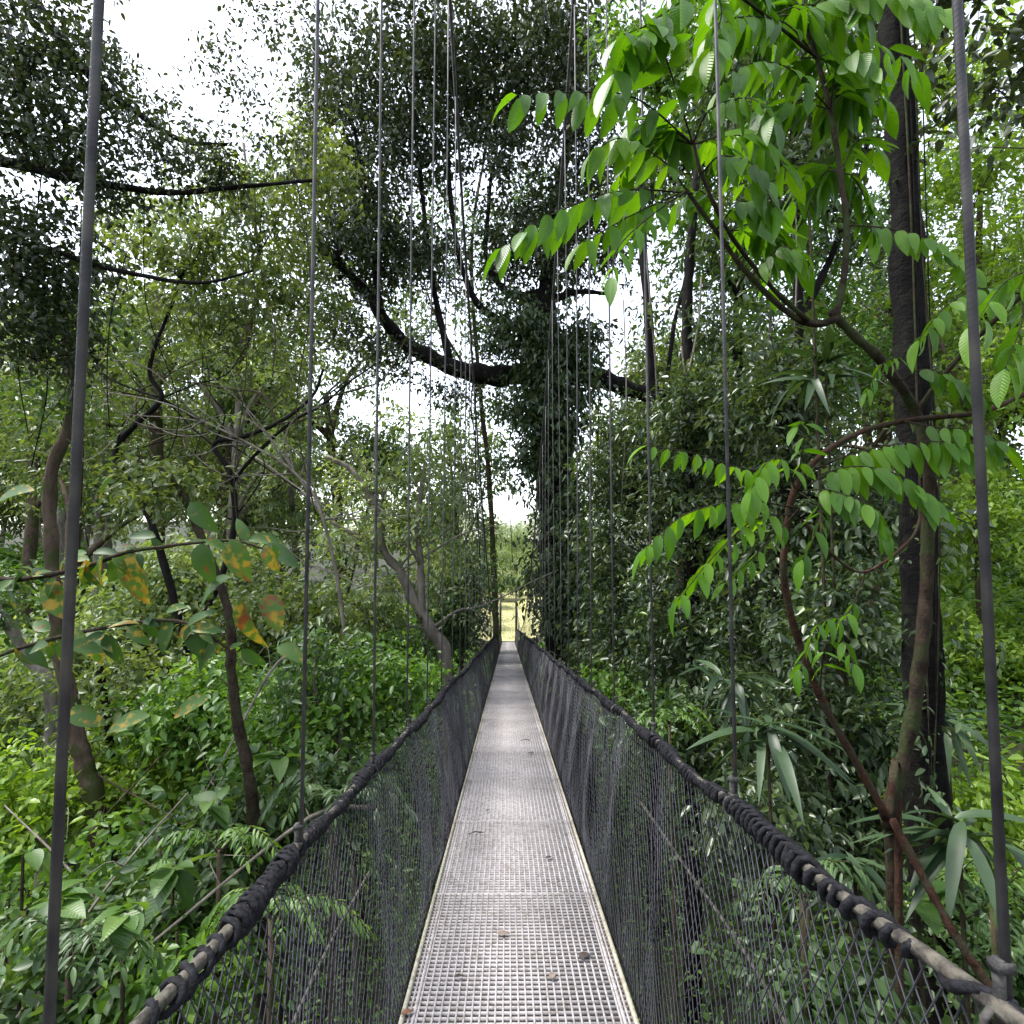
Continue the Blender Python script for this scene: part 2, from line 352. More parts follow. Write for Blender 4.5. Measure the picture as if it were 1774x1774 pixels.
# rails, nets, hangers, main cables
RAILS = [(-.62, .90, DL - .03), (.70, 1.01, DR + .035)]
def Hc(s): return -.30 + .0106 * (s - 30) ** 2 + HE
UP = np.array([0, 0, 1.])
for side, (XR, HR, XB) in enumerate(RAILS):
    sg = -1 if side == 0 else 1
    ss = np.arange(S0, S1 + .01, .1)
    sag = .009 * np.cos((ss - HS0) / HSP * 2 * math.pi) + .008 * np.sin(ss * 1.3 + side)
    rp_ = B(XR + .012 * np.sin(ss * 1.7 + side * 2), ss, HR + sag)
    m = MB(); m.tube(rp_, .0125 * R.uniform(.93, 1.1, len(rp_)), 8)
    rail = m.build('handrail_rope', M_RAIL, br, smooth=True)
    # black lashing coiled round the rail
    ph = []; s = S0; a = 0
    while s < S1:
        pit = (.055 if s < 1.35 else .026) * R.uniform(.4, 1.5)
        if abs(((s - HS0) / HSP + .5) % 1 - .5) < .1: pit *= 2.2
        for q in range(9):
            ph.append((s + pit * q / 9, a + 2 * math.pi * q / 9, R.uniform(.9, 1.1)))
        s += pit; a += 2 * math.pi
    ph = np.array(ph)
    cen = np.stack([np.interp(ph[:, 0], ss, rp_[:, i]) for i in range(3)], -1)
    rad = (.02 + .006 * np.sin(ph[:, 0] * 5.1) + .004 * np.sin(ph[:, 0] * 23)) * ph[:, 2]
    off = (np.cos(ph[:, 1]) * rad)[:, None] * EX + ((np.sin(ph[:, 1]) * rad) - .006)[:, None] * EN
    m = MB(); m.tube(cen + off, .0085 * R.uniform(.8, 1.25, len(ph)), 6); m.build('lashing', M_ROPE, rail, smooth=True)
    # the net
    m = MB(); sp = .041; b_ = np.linspace(0, 1, 11)
    for dirn in (-1, 1):
        for s in np.arange(S0 - .4, S1 + .4, sp):
            a_ = s + dirn * .33 * (b_ * 2 - 1) + R.normal(0, .0025, 11)
            ok = (a_ > S0) & (a_ < S1)
            if ok.sum() < 3: continue
            aa, bb = a_[ok], b_[ok]
            bulge = np.sin(bb * math.pi) * (.016 * np.sin(aa * 6.9 + side) + .006 * np.sin(aa * 14.3 + 1) + .025 * np.sin(aa * 1.1))
            top = np.interp(aa, ss, sag)
            X = XB + (XR - XB) * bb ** 1.3 + sg * bulge + R.normal(0, .0015, len(aa))
            H = -.06 + (HR + .06) * bb + top * bb
            m.tube(B(X, aa, H), .0021 if s < 5 else .0026, 3, cap=False)
    m.build('side_net', M_NET, br)
    # net foot rope
    m = MB(); m.tube(B(XB + .006 * np.sin(ss * 3), ss, -.05 + .012 * np.sin(ss * 6.7)), .007, 5); m.build('net_foot_rope', M_ROPE, br, smooth=True)
    # main cable
    cs = np.linspace(S0 - 6, S1, 120)
    m = MB(); m.tube(B(XR, cs, Hc(cs)), .019, 8); m.build('main_cable', M_WIRE, br, smooth=True)
    for s in (hs if side == 0 else np.arange(.9 - 5 * .95, S1 - .8, .95)):
        h0 = HR + .02
        t = 1.
        for _ in range(30):
            t = (Hc(s - t * math.sin(TH)) - h0) / math.cos(TH)
        if t < .15: continue
        b0 = B(XR, s, h0 - .03); 
        q = np.linspace(0, 1, 6)[:, None]
        pts = b0 + UP * t * q + EX * (.012 * np.sin(q * 3.1 + s))
        m = MB(); m.tube(pts, .0068 if s < 1.2 else .0062, 8 if s < 6 else 5); hg = m.build('hanger_cable', M_WIRE, br, smooth=True)
        m = MB()
        m.tube([b0, b0 + UP * .09], .0085, 6)
        for dz in (.0, .05):
            m.box(b0 + UP * (.03 + dz) + EX * .004, [.013, .01, .007], AX)
        m.tube(np.array([b0 + EX * .026 * math.cos(q) + UP * (.026 * math.sin(q)) for q in np.linspace(0, 2 * math.pi, 10)]), .006, 6)
        m.build('cable_clamp', M_STEEL, hg)
    # tower post at the far end
    m = MB(); pb = B(XR * .95, S1 - .1, 0); zt = terrain(pb[0], pb[1]) - .3
    m.tube([[pb[0], pb[1], zt], [pb[0], pb[1], pb[2] + 4.1]], .075, 12)
    m.box([pb[0], pb[1], pb[2] + 4.12], [.13, .13, .03]); m.build('tower_post', M_STEEL, br)
m = MB(); p1, p2 = B(-.6, S1 - .1, 3.2), B(.67, S1 - .1, 3.2); m.tube([p1, p2], .05, 8); m.build('tower_beam', M_STEEL, br)
# slack wind stay outside each net
m = MB(); m.tube(smooth_path(path((1110, 1390, 2.9), (1200, 1520, 2.6), (1290, 1650, 2.3), (1400, 1850, 2.0), (1500, 2100, 1.8)), 4), .008, 6); m.build('wind_stay', M_RAIL, br, smooth=True)
m = MB(); m.tube(smooth_path(path((640, 1510, 2.9), (590, 1600, 2.5), (540, 1700, 2.2), (450, 1900, 1.9)), 4), .007, 6); m.build('wind_stay', M_RAIL, br, smooth=True)

# debris on the deck
def on_deck(px, py):
    r = P(px, py, 1.0); n = EN; t = -(HE) / (r @ n); return r * t
DEB = plain_mat('dead_leaf', (.02, .015, .013), (.05, .036, .03), 40, .8)
DEBP = plain_mat('pale_dead_leaf', (.12, .085, .07), (.2, .15, .12), 40, .8)
DEBR = plain_mat('red_dead_leaf', (.1, .04, .022), (.16, .075, .04), 40, .8)
def fallen(name, px, py, L, ang, m, label, cat='leaf', W=.5):
    p = on_deck(px, py) + EN * .004
    b = MB(); ax = math.cos(ang) * EX + math.sin(ang) * ED
    if name == 'fallen_twig':
        b.tube([p + EN * .006, p + ax * L * .5 + EN * .018 + EX * .01, p + ax * L + EN * .006], .004, 5)
        b.tube([p + ax * L * .5 + EN * .018 + EX * .01, p + ax * L * .7 + EX * .05 + EN * .008], .003, 4)
    else:
        b.leaves([p + EN * .012], [ax], [EN], L, W, droop=.12, fold=.35, rows=6)
    o = b.build(name, m, origin=p); tag(o, label, cat, 'fallen leaves and twigs on the bridge deck')
fallen('fallen_twig', 812, 1447, .09, .3, DEB, 'dark forked twig on the left half of the deck, between the two net walls', 'twig')
fallen('fallen_leaf', 860, 1624, .075, .2, DEBP, 'pale brown dead leaf in the middle of the grating near the camera')
fallen('fallen_leaf', 1005, 1668, .085, .9, DEB, 'dark curled leaf near the right edge of the deck close to the camera')
fallen('fallen_leaf', 946, 1492, .07, .8, DEB, 'small dark leaf right of the deck centre line halfway down the near deck')
fallen('fallen_leaf', 925, 1307, .1, 2.5, DEB, 'dark leaf by the right edge bar far along the deck')
fallen('fallen_twig', 902, 1284, .11, .1, DEB, 'farthest dark twig lying on the distant part of the deck', 'twig')
fallen('fallen_leaf', 786, 1700, .05, .4, DEB, 'small brown leaf at the left of the nearest deck rows')
fallen('fallen_leaf', 956, 1703, .06, 1.4, DEBP, 'greyish crumpled leaf in the nearest deck rows right of centre')
fallen('fallen_leaf', 694, 1766, .06, .6, DEBR, 'rusty red leaf on the left edge bar at the bottom corner of the deck')
fallen('fallen_leaf', 842, 1408, .05, .7, DEB, 'tiny dark leaf just beyond the forked twig on the deck')

# ------------------------------------------------------------------ foliage
DENS = 1.8
def cloud(mb, c, rad, clumps, per, cr, L, droop=.5, shell=.55, tw=None, root=None, hang=.35, W=.45):
    """leaf sprays through an ellipsoid: clumps of leaves with gaps between them"""
    c = np.asarray(c, float); rad = np.asarray(rad, float); clumps = int(clumps * DENS)
    d = nrm(R.normal(size=(clumps, 3))); r = R.random(clumps)[:, None] ** shell
    cc = c + d * r * rad
    n = clumps * per
    spray = nrm(R.normal(size=(clumps, 3)) * [1, 1, .45] + [0, 0, -.25])
    t = R.random(n)
    idx = np.repeat(np.arange(clumps), per)
    pos = cc[idx] + spray[idx] * (t * cr * 2.2)[:, None] + R.normal(size=(n, 3)) * cr * .34
    ax = spray[idx] * .5 + R.normal(size=(n, 3)) * [.8, .8, .5] + [0, 0, -hang]
    up = nrm(R.normal(size=(n, 3)) * .55 + [0, 0, 1])
    ct = R.random(clumps)
    tint = np.clip(.55 * ct[idx] + .45 * R.random(n), 0, 1)
    mb.leaves(pos, ax, up, .84 * L * R.uniform(.5, 1.35, n), W * R.uniform(.7, 1.2, n), tint, R.uniform(.05, droop, n))
    if tw is not None:
        root = c - [0, 0, rad[2] * .7] if root is None else np.asarray(root, float)
        sel = R.permutation(clumps)[:max(3, int(clumps * .28))]
        for k in sel:
            e = cc[k] + spray[k] * cr * 1.6; mid = root * .45 + e * .55 + R.normal(size=3) * rad * .13
            dd = np.linalg.norm(e - root)
            tw.tube(smooth_path([root, mid, e], 4), np.linspace(.012, .003, 9) * max(dd, .5) * .5, 4, cap=False)

def pcloud(mb, px, py, d, rx, ry, rd, clumps, per, Lpx, tw=None, root=None, crf=1.9, **k):
    s = d / F
    cloud(mb, P(px, py, d), [rx * s, rd, ry * s], clumps, per, Lpx * s * crf, Lpx * s, tw=tw, root=root, **k)

def tree(name, label, cat, trunks, clouds, leaf, bark, base=None, group=None, crown='crown', extra=None):
    """trunks: (pixel path, r0, r1[, part name]); clouds: pcloud arguments"""
    first = path(*trunks[0][0]); b0 = first[0] if base is None else base
    t = thing(name, label, cat, b0, group)
    parts = {}
    for i, tr in enumerate(trunks):
        pts = smooth_path(path(*tr[0]), 6)
        pn = tr[3] if len(tr) > 3 else ('trunk' if i == 0 else 'limb')
        mb = MB(); n = len(pts)
        pts = pts + np.cumsum(R.normal(0, tr[1] * .06, (n, 3)), 0) * .6
        rr_ = tr[1] + (tr[2] - tr[1]) * np.linspace(0, 1, n) ** .8
        mb.tube(pts, rr_ * (1 + .1 * np.sin(np.arange(n) * 1.7 + i)) , 14 if tr[1] > .05 else 7, rough=.07)
        parts[i] = mb.build(pn, BK[bark], t, smooth=True)
    if clouds:
        mb = MB(); tw = MB()
        for c in clouds:
            kw = dict(c[-1]) if isinstance(c[-1], dict) else {}
            cc = c[:-1] if isinstance(c[-1], dict) else c
            if leaf == 'dark': kw.setdefault('W', .55); kw.setdefault('crf', 2.5); cc = cc[:6] + (int(cc[6] * 1.45), cc[7], cc[8] * .74)
            pcloud(mb, *cc, tw=tw, **kw)
        mb.build(crown, LM[leaf], t, wood=tw, wmat=BK[bark])
    return t

def ground_pt(px, d, py=1100):
    p = P(px, py, d); p[2] = terrain(p[0], p[1]); return p
def py_ground(px, d):
    """photo row where the ground lies below column px at distance d"""
    lo, hi = 700, 9000
    for _ in range(40):
        m_ = (lo + hi) / 2; p = P(px, m_, d)
        if p[2] > terrain(p[0], p[1]): lo = m_
        else: hi = m_
    return lo
def G(px, d): return (px, py_ground(px, d) + 10, d)

# --- generated trees of the far forest
def far_tree(name, label, x, y, H, cr, leaf, bark, n=150, per=26, L=.42, group=None, lean=0):
    z0 = float(terrain(x, y)); b0 = np.array([x, y, z0 - .3])
    t = thing(name, label, 'tree', b0, group)
    top = b0 + [lean * H, R.normal(0, .6), H * .8]
    pts = smooth_path([b0, b0 * .55 + top * .45 + R.normal(size=3) * [.5, .5, 0], top], 5)
    mb = MB(); mb.tube(pts, np.linspace(.02 * H, .006 * H, len(pts)), 8, rough=.06)
    mb.build('trunk', BK[bark], t, smooth=True)
    cm = MB(); tw = MB()
    k = 6
    for i in range(k):
        a = i * 2.4 + R.random(); q = i / (k - 1)
        c = b0 + (top - b0) * (.62 + .42 * q) + np.array([math.cos(a), math.sin(a), 0]) * cr * (.62 - .35 * q) + [0, 0, R.normal(0, .05 * H)]
        r_ = cr * R.uniform(.42, .62)
        root = pts[int(len(pts) * (.5 + .4 * q))]
        tw.tube(smooth_path([root, (root + c) / 2 + [0, 0, .3], c], 4), np.linspace(.008 * H, .002 * H, 9), 6, cap=False)
        cloud(cm, c, [r_, r_, r_ * .72], n // k, per, L * 1.8, L, tw=tw, root=c - [0, 0, r_ * .3])
    cm.build('crown', LM[leaf], t, wood=tw, wmat=BK[bark])
    return t

gL = 'pale trees of the far slope left of the bridge'
lL = 'tall pale green tree on the far slope beyond the left net'
for i in range(40):
    y = R.uniform(19, 46) if i % 3 else R.uniform(46, 80); x = -(R.uniform(.22, 1.02) if i < 34 else R.uniform(1.05, 1.5)) * y - 2.5
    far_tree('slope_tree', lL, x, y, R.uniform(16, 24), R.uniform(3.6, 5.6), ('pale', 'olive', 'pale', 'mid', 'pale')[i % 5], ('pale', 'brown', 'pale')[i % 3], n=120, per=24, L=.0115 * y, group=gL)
gR = 'dark trees of the slope right of the bridge'
lR = 'tall dense tree on the slope behind the vine covered trees on the right'
for i in range(34):
    y = R.uniform(17, 56) if i < 22 else R.uniform(6, 30); x = R.uniform(.2, .95) * y + 2 if i < 22 else R.uniform(1.1, 1.9) * y + 5
    far_tree('slope_tree', lR, x, y, R.uniform(14, 22), R.uniform(4, 6), ('mid', 'wall', 'olive')[i % 3], 'brown', L=.0125 * y, group=gR)
gC = 'small trees around the clearing past the bridge end'
lC = 'bright green young tree at the rim of the clearing past the bridge end'
for (x, y, H, cr) in ((-4.6, 52, 8, 2.6), (4.6, 51, 8.5, 2.6), (-7.5, 60, 12, 3.6), (8, 62, 12, 3.8), (-4.5, 80, 8, 3.2), (6.5, 84, 9, 3.6), (-12, 95, 12, 5), (1.5, 120, 8, 4), (-2, 96, 7, 4), (3, 100, 6.5, 4), (-9, 120, 10, 6), (10, 120, 11, 6), (-6, 112, 13, 5), (.5, 105, 10.5, 4), (5, 118, 13, 5), (-14, 140, 15, 6), (13, 140, 15, 6), (-1, 78, 4.2, 2.4), (2.5, 82, 4.5, 2.6), (-3.2, 70, 5.5, 2.2), (3.6, 68, 6, 2.2), (-2, 112, 11, 4.5), (2, 128, 11, 5), (-4, 135, 13, 6), (7, 140, 13, 6), (-20, 120, 16, 7), (18, 118, 16, 7), (0, 150, 10, 6), (-18, 88, 13, 6), (-24, 98, 15, 6.5), (-13, 100, 13, 5.5), (-30, 94, 16, 7), (-19, 72, 11, 5), (-11, 76, 10, 4.5)):
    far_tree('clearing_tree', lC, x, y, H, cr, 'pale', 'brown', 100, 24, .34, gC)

# --- the ivy clad giant in the middle
D = 20
tree('ivy_clad_tree', 'huge dark ivy clad tree with a thick crooked horizontal limb right of the bridge end', 'tree',
 [([G(990, D), (985, 1150, D), (980, 950, D), (962, 800, D), (957, 700, D), (950, 600, D), (942, 510, D)], .95, .55),
  ([(943, 535, D), (955, 400, D), (990, 220, D), (1010, 30, D)], .3, .1),
  ([(955, 640, D), (880, 652, D), (810, 645, D), (745, 615, D), (695, 585, D), (655, 530, D - 1), (605, 470, D - 1), (545, 425, D - 2)], .44, .12),
  ([(950, 645, D), (1030, 655, D), (1095, 678, D), (1150, 690, D), (1180, 670, D)], .42, .18),
  ([(900, 570, D), (850, 545, D), (815, 505, D), (790, 420, D), (775, 250, D), (790, 60, D)], .16, .06),
  ([(780, 625, D), (760, 540, D), (742, 430, D), (728, 280, D), (700, 120, D)], .15, .05),
  ([(945, 530, D), (900, 512, D), (870, 500, D), (840, 440, D), (850, 300, D)], .22, .06),
  ([(950, 520, D), (1000, 505, D), (1050, 508, D)], .16, .06),
  ([(660, 540, D - 1), (640, 400, D - 1), (620, 250, D - 2), (560, 60, D - 2)], .12, .04)],
 [(770, 90, D, 130, 90, 3, 60, 34, 15), (890, 130, D, 130, 120, 3, 70, 36, 15), (985, 60, D, 110, 70, 3, 44, 32, 15), (1000, 160, D, 70, 60, 3, 22, 28, 15),
  (740, 230, D, 80, 90, 3, 40, 30, 15), (850, 260, D, 70, 60, 3, 20, 26, 14), (640, 280, D - 1, 95, 110, 3, 56, 30, 14), (660, 420, D - 1, 100, 80, 3, 50, 30, 14),
  (590, 420, D - 2, 90, 90, 3, 50, 30, 14), (900, 370, D, 90, 60, 3, 28, 26, 13), (760, 450, D, 70, 60, 3, 26, 26, 13), (880, 450, D, 70, 50, 2, 24, 26, 13),
  (575, 130, D - 2, 50, 130, 2.5, 34, 28, 14), (660, 110, D - 1, 60, 90, 2, 30, 26, 14), (680, 610, D, 60, 50, 1.5, 16, 26, 13), (1010, 580, D, 60, 25, 2, 8, 26, 13),
  (1000, 440, D, 60, 50, 2, 22, 24, 13), (790, 665, D, 70, 24, 1.5, 12, 20, 12), (600, 560, D - 2, 70, 60, 2, 20, 26, 13), (1060, 400, D, 80, 90, 2, 30, 26, 13), (860, 600, D, 60, 30, 1.5, 10, 24, 12), (960, 400, 18.6, 60, 80, 1, 24, 26, 14), (1000, 240, 18.6, 60, 100, 1, 26, 26, 14), (1040, 320, D, 60, 60, 2, 16, 26, 14)],
 'dark', 'dark')
ivy = [o for o in ALL_E if o.name == 'ivy_clad_tree'][0]
mb = MB()
for a in ((915, 560, 19, 55, 50, .8, 44, 26, 13), (985, 590, 19, 45, 65, .8, 40, 26, 13), (922, 690, 19, 34, 80, .8, 48, 26, 13), (985, 690, 19, 36, 95, .8, 50, 26, 13),
          (930, 790, 19, 40, 60, .6, 30, 24, 13), (985, 900, 19, 40, 130, .7, 50, 26, 13), (1005, 1040, 18.5, 50, 100, .8, 50, 26, 13), (960, 1000, 19, 40, 100, .8, 40, 26, 13)):
    pcloud(mb, *a, hang=.8)
mb.build('ivy', LM['wall'], ivy)
for k in range(16):
    px = R.uniform(780, 1130); y0 = np.interp(px, [780, 870, 950, 1040, 1130], [630, 650, 645, 660, 685]); ln = R.uniform(60, 330)
    m = MB(); m.tube(smooth_path(path((px, y0, 20), (px + R.normal(0, 6), y0 + ln * .5, 19.8), (px + R.normal(0, 9), y0 + ln, 19.8)), 4), R.uniform(.012, .028), 4); m.build('hanging_vine', BK['dark'], ivy)

# --- right hand wall of climber hung trees
def vine_part(t, bark, lst):
    for pts, r in lst:
        m = MB(); m.tube(smooth_path(path(*pts), 5), r, 5); m.build('hanging_vine', BK[bark], t, smooth=True)
D = 13
t = tree('vine_covered_tree', 'slim dark tree hung with vines close to the right of the ivy clad giant', 'tree',
 [([G(1135, D), (1135, 1100, D), (1130, 800, D), (1125, 600, D), (1112, 430, D), (1110, 250, D)], .17, .08), ([(1128, 640, D), (1150, 690, D), (1170, 560, D), (1190, 480, D)], .07, .04)],
 [(1090, 800, D, 90, 120, 1.6, 70, 30, 14), (1070, 960, D, 80, 120, 1.6, 64, 30, 14), (1100, 1110, D, 90, 90, 1.6, 64, 30, 14), (1140, 540, D, 60, 60, 1.6, 8, 24, 13), (1050, 1150, D + 1, 70, 60, 1.5, 40, 28, 13), (1130, 300, D, 70, 100, 1.6, 22, 24, 13)],
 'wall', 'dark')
vine_part(t, 'pale', [([(1118, 430, 12.5), (1128, 540, 12.4), (1138, 700, 12.5), (1130, 900, 12.5)], .02), ([(1080, 520, 12.6), (1085, 700, 12.4), (1075, 900, 12.4)], .015)])
D = 10.5
t = tree('vine_covered_tree', 'dark tree smothered in small leaved climbers in the middle of the right hand thicket', 'tree',
 [([G(1200, D), (1200, 1100, D), (1195, 800, D), (1190, 560, D), (1195, 440, D), (1210, 250, D)], .16, .07)],
 [(1200, 720, D, 100, 100, 1.3, 70, 30, 15), (1220, 880, D, 100, 110, 1.3, 76, 30, 15), (1190, 1050, D, 90, 120, 1.3, 76, 30, 15), (1180, 1210, D, 100, 90, 1.3, 66, 30, 15), (1240, 560, D, 80, 70, 1.2, 20, 24, 14), (1230, 420, D, 60, 60, 1.2, 14, 24, 14)],
 'wall', 'dark')
vine_part(t, 'pale', [([(1330, 400, 9.8), (1335, 520, 9.7), (1330, 640, 9.8)], .03), ([(1180, 600, 10), (1190, 650, 9.9), (1210, 560, 9.9), (1215, 480, 10)], .02)])
D = 8.5
t = tree('vine_covered_tree', 'leaning tree draped in long drooping leaves left of the straight black trunk', 'tree',
 [([G(1330, D), (1340, 1100, D), (1370, 800, D), (1385, 500, D), (1380, 250, D), (1400, 30, D)], .13, .05), ([(1385, 560, D), (1440, 440, D), (1490, 300, D), (1510, 150, D)], .06, .03)],
 [(1350, 660, D, 100, 110, 1.1, 66, 28, 18), (1400, 840, D, 100, 120, 1.1, 64, 28, 18), (1350, 1010, D, 100, 120, 1.1, 66, 28, 18), (1330, 1180, D, 100, 110, 1.1, 60, 28, 18), (1300, 1320, D, 90, 70, 1, 40, 28, 18),
  (1360, 330, D, 80, 110, 1.1, 36, 24, 18), (1450, 180, D, 80, 130, 1.1, 40, 24, 18), (1300, 170, D, 90, 130, 1.1, 36, 24, 18), (1460, 400, D, 50, 70, 1, 12, 22, 17)],
 'wall', 'dark')
vine_part(t, 'pale', [([(1378, 330, 8), (1380, 480, 7.9), (1372, 640, 8)], .012)])
D = 16
tree('canopy_tree', 'tall broad crowned tree filling the top right behind the feathery leaves', 'tree',
 [([G(1290, D), (1290, 1100, D), (1280, 700, D), (1290, 400, D), (1300, 150, D), (1310, -60, D)], .22, .08), ([(1290, 420, D), (1380, 250, D), (1450, 120, D)], .09, .03), ([(1285, 520, D), (1200, 380, D), (1130, 240, D)], .09, .03)],
 [(1130, 90, D, 100, 100, 2, 44, 28, 15), (1250, 80, D, 120, 100, 2, 56, 28, 15), (1390, 60, D, 120, 90, 2, 50, 28, 15), (1180, 240, D, 110, 90, 2, 50, 28, 15), (1310, 260, D, 120, 90, 2, 50, 28, 15), (1430, 230, D, 100, 100, 2, 44, 28, 15),
  (1230, 420, D, 120, 80, 2, 44, 28, 14), (1380, 440, D, 120, 90, 2, 46, 28, 14), (1300, 580, D, 120, 90, 2, 44, 28, 14), (1460, 600, D, 100, 100, 2, 44, 28, 14)],
 'lush', 'dark')
D = 6.5
tree('understory_tree', 'low shady tree with grey green leaves at the foot of the black trunk', 'tree',
 [([G(1480, D), (1470, 1300, D), (1460, 1150, D), (1470, 1050, D)], .06, .03)],
 [(1460, 1080, D, 90, 100, .8, 44, 26, 22), (1430, 1250, D, 90, 100, .8, 44, 26, 22), (1400, 1400, D, 90, 80, .8, 40, 26, 22), (1540, 1330, D, 80, 110, .8, 34, 26, 22), (1500, 900, D + 1, 70, 110, .8, 30, 24, 22)],
 'wall', 'brown')
D = 14
tree('sunlit_tree', 'bright yellow green tree behind the straight black trunk at the right edge', 'tree',
 [([G(1700, D), (1700, 1100, D), (1690, 700, D), (1700, 300, D)], .14, .06), ([(1690, 760, D), (1640, 620, D), (1600, 540, D), (1560, 480, D)], .06, .03)],
 [(1680, 280, D, 100, 120, 2, 50, 28, 15), (1700, 480, D, 110, 110, 2, 60, 28, 15), (1690, 680, D, 100, 100, 2, 44, 28, 15), (1700, 900, D, 100, 120, 2, 56, 28, 15), (1700, 1110, D, 110, 110, 2, 60, 28, 15), (1690, 1290, D, 100, 90, 2, 46, 28, 15), (1640, 120, D, 110, 110, 2, 40, 26, 15)],
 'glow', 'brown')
D = 4.6
tree('straight_tree', 'tall straight tree with a black trunk at the right', 'tree',
 [([G(1640, D), (1630, 1774, D), (1612, 1400, D), (1600, 1000, D), (1582, 600, D), (1562, 250, D), (1548, 0, D), (1540, -300, D), (1530, -800, D)], .185, .078)],
 [(1640, -60, D, 120, 70, .5, 20, 20, 34), (1740, 90, D - .5, 50, 110, .4, 14, 20, 34)], 'dark', 'black')

st = [o for o in ALL_E if o.name == 'straight_tree'][0]
mb = MB()
for y_ in range(700, 1560, 70):
    xx = np.interp(y_, [600, 1000, 1400, 1774], [1578, 1595, 1610, 1630])
    pcloud(mb, xx + R.normal(0, 14), y_, 4.4, 40, 45, .2, 1 + int((y_ - 700) / 420), 16, 20, hang=.8)
mb.build('ivy', LM['wall'], st)
for k in range(4):
    m = MB(); x0 = 1556 + k * 12; m.tube(smooth_path(path((x0, -60, 4.4), (x0 + 12 + R.normal(0, 10), 400, 4.38), (x0 + 30 + R.normal(0, 12), 900, 4.36), (x0 + 45 + R.normal(0, 12), 1500, 4.34)), 8), R.uniform(.004, .009), 5, rough=.1); m.build('hanging_vine', BK[('stem', 'black')[k % 2]], st, smooth=True)

# --- saplings with feathery fronds
def frond(t, pts, n, lpx, hang=.8, W=.37, name='frond', young=False, lm='frond'):
    """a pinnate leaf: rachis with paired drooping leaflets"""
    p = smooth_path(path(*pts), 8); n0 = len(p)
    seg = np.r_[0, np.cumsum(np.linalg.norm(np.diff(p, axis=0), axis=1))]
    m = MB(); m.tube(p, np.linspace(.0045, .0018, n0), 5); rc = m
    d = np.mean([q[2] for q in pts]); L0 = lpx * d / F
    if lpx > 54: L0 *= .9; n = int(n * 1.25)
    pos, ax, up, Ls = [], [], [], []
    for i in range(n):
        q = .22 + .78 * (i + .5) / n
        s_ = q * seg[-1]; c = np.array([np.interp(s_, seg, p[:, k]) for k in range(3)])
        e = np.array([np.interp(min(s_ + .02, seg[-1]), seg, p[:, k]) for k in range(3)]); b_ = np.array([np.interp(s_ - .02, seg, p[:, k]) for k in range(3)])
        tg = nrm(e - b_); lat = nrm(np.cross(tg, UP))
        for sd in (-1, 1):
            if R.random() < .07: continue
            a = sd * lat * R.uniform(.4, .85) - UP * hang * R.uniform(.5, 1.3) + tg * R.uniform(.15, .6)
            pos.append(c + tg * R.normal(0, .004)); ax.append(nrm(a)); up.append(nrm(UP * .7 + sd * lat * .75 * hang + R.normal(size=3) * .25))
            Ls.append(L0 * R.uniform(.68, 1.12) * (1 - .25 * abs(q - .5)))
    c = p[-1]; tg = nrm(p[-1] - p[-3]); pos.append(c); ax.append(nrm(tg - UP * .4 * hang)); up.append(UP); Ls.append(L0)
    m2 = MB(); ct = R.random()
    m2.leaves(np.array(pos), np.array(ax), np.array(up), np.array(Ls), W, np.clip(ct * .4 + .6 * R.random(len(pos)), 0, 1) if not young else np.full(len(pos), 1.), R.uniform(.0, .5, len(pos)), .3, rows=7)
    o = m2.build(name, LM[lm], t)
    rc.build('leaf_stalk', BK['stem'], o, smooth=True)

sap = tree('feather_leaved_sapling', 'crooked mossy sapling with big bright feathery leaves reaching over the right net', 'tree',
 [([G(1570, 3.4), (1550, 1600, 3.3), (1545, 1420, 3.1), (1578, 1290, 3.05), (1602, 1150, 3), (1612, 1000, 3), (1616, 850, 2.95), (1606, 770, 2.9), (1590, 715, 2.9), (1540, 640, 2.8), (1490, 590, 2.75), (1448, 548, 2.7)], .047, .02),
  ([(1452, 552, 2.7), (1412, 562, 2.7), (1370, 545, 2.65), (1300, 480, 2.6), (1240, 400, 2.55), (1190, 330, 2.5)], .02, .009),
  ([(1400, 556, 2.66), (1330, 490, 2.62), (1262, 400, 2.55), (1215, 300, 2.5), (1200, 240, 2.5)], .013, .007),
  ([(1448, 552, 2.7), (1462, 470, 2.75), (1466, 390, 2.8), (1455, 300, 2.85), (1438, 190, 2.9), (1415, 100, 2.9), (1395, 20, 2.9), (1390, -80, 2.9)], .018, .01),
  ([(1590, 715, 2.9), (1620, 670, 2.85), (1700, 580, 2.7), (1774, 510, 2.6), (1860, 430, 2.5)], .015, .01),
  ([(1415, 100, 2.9), (1330, 30, 2.7), (1230, -40, 2.5), (1120, -60, 2.4)], .009, .006)],
 [], 'frond', 'stem')
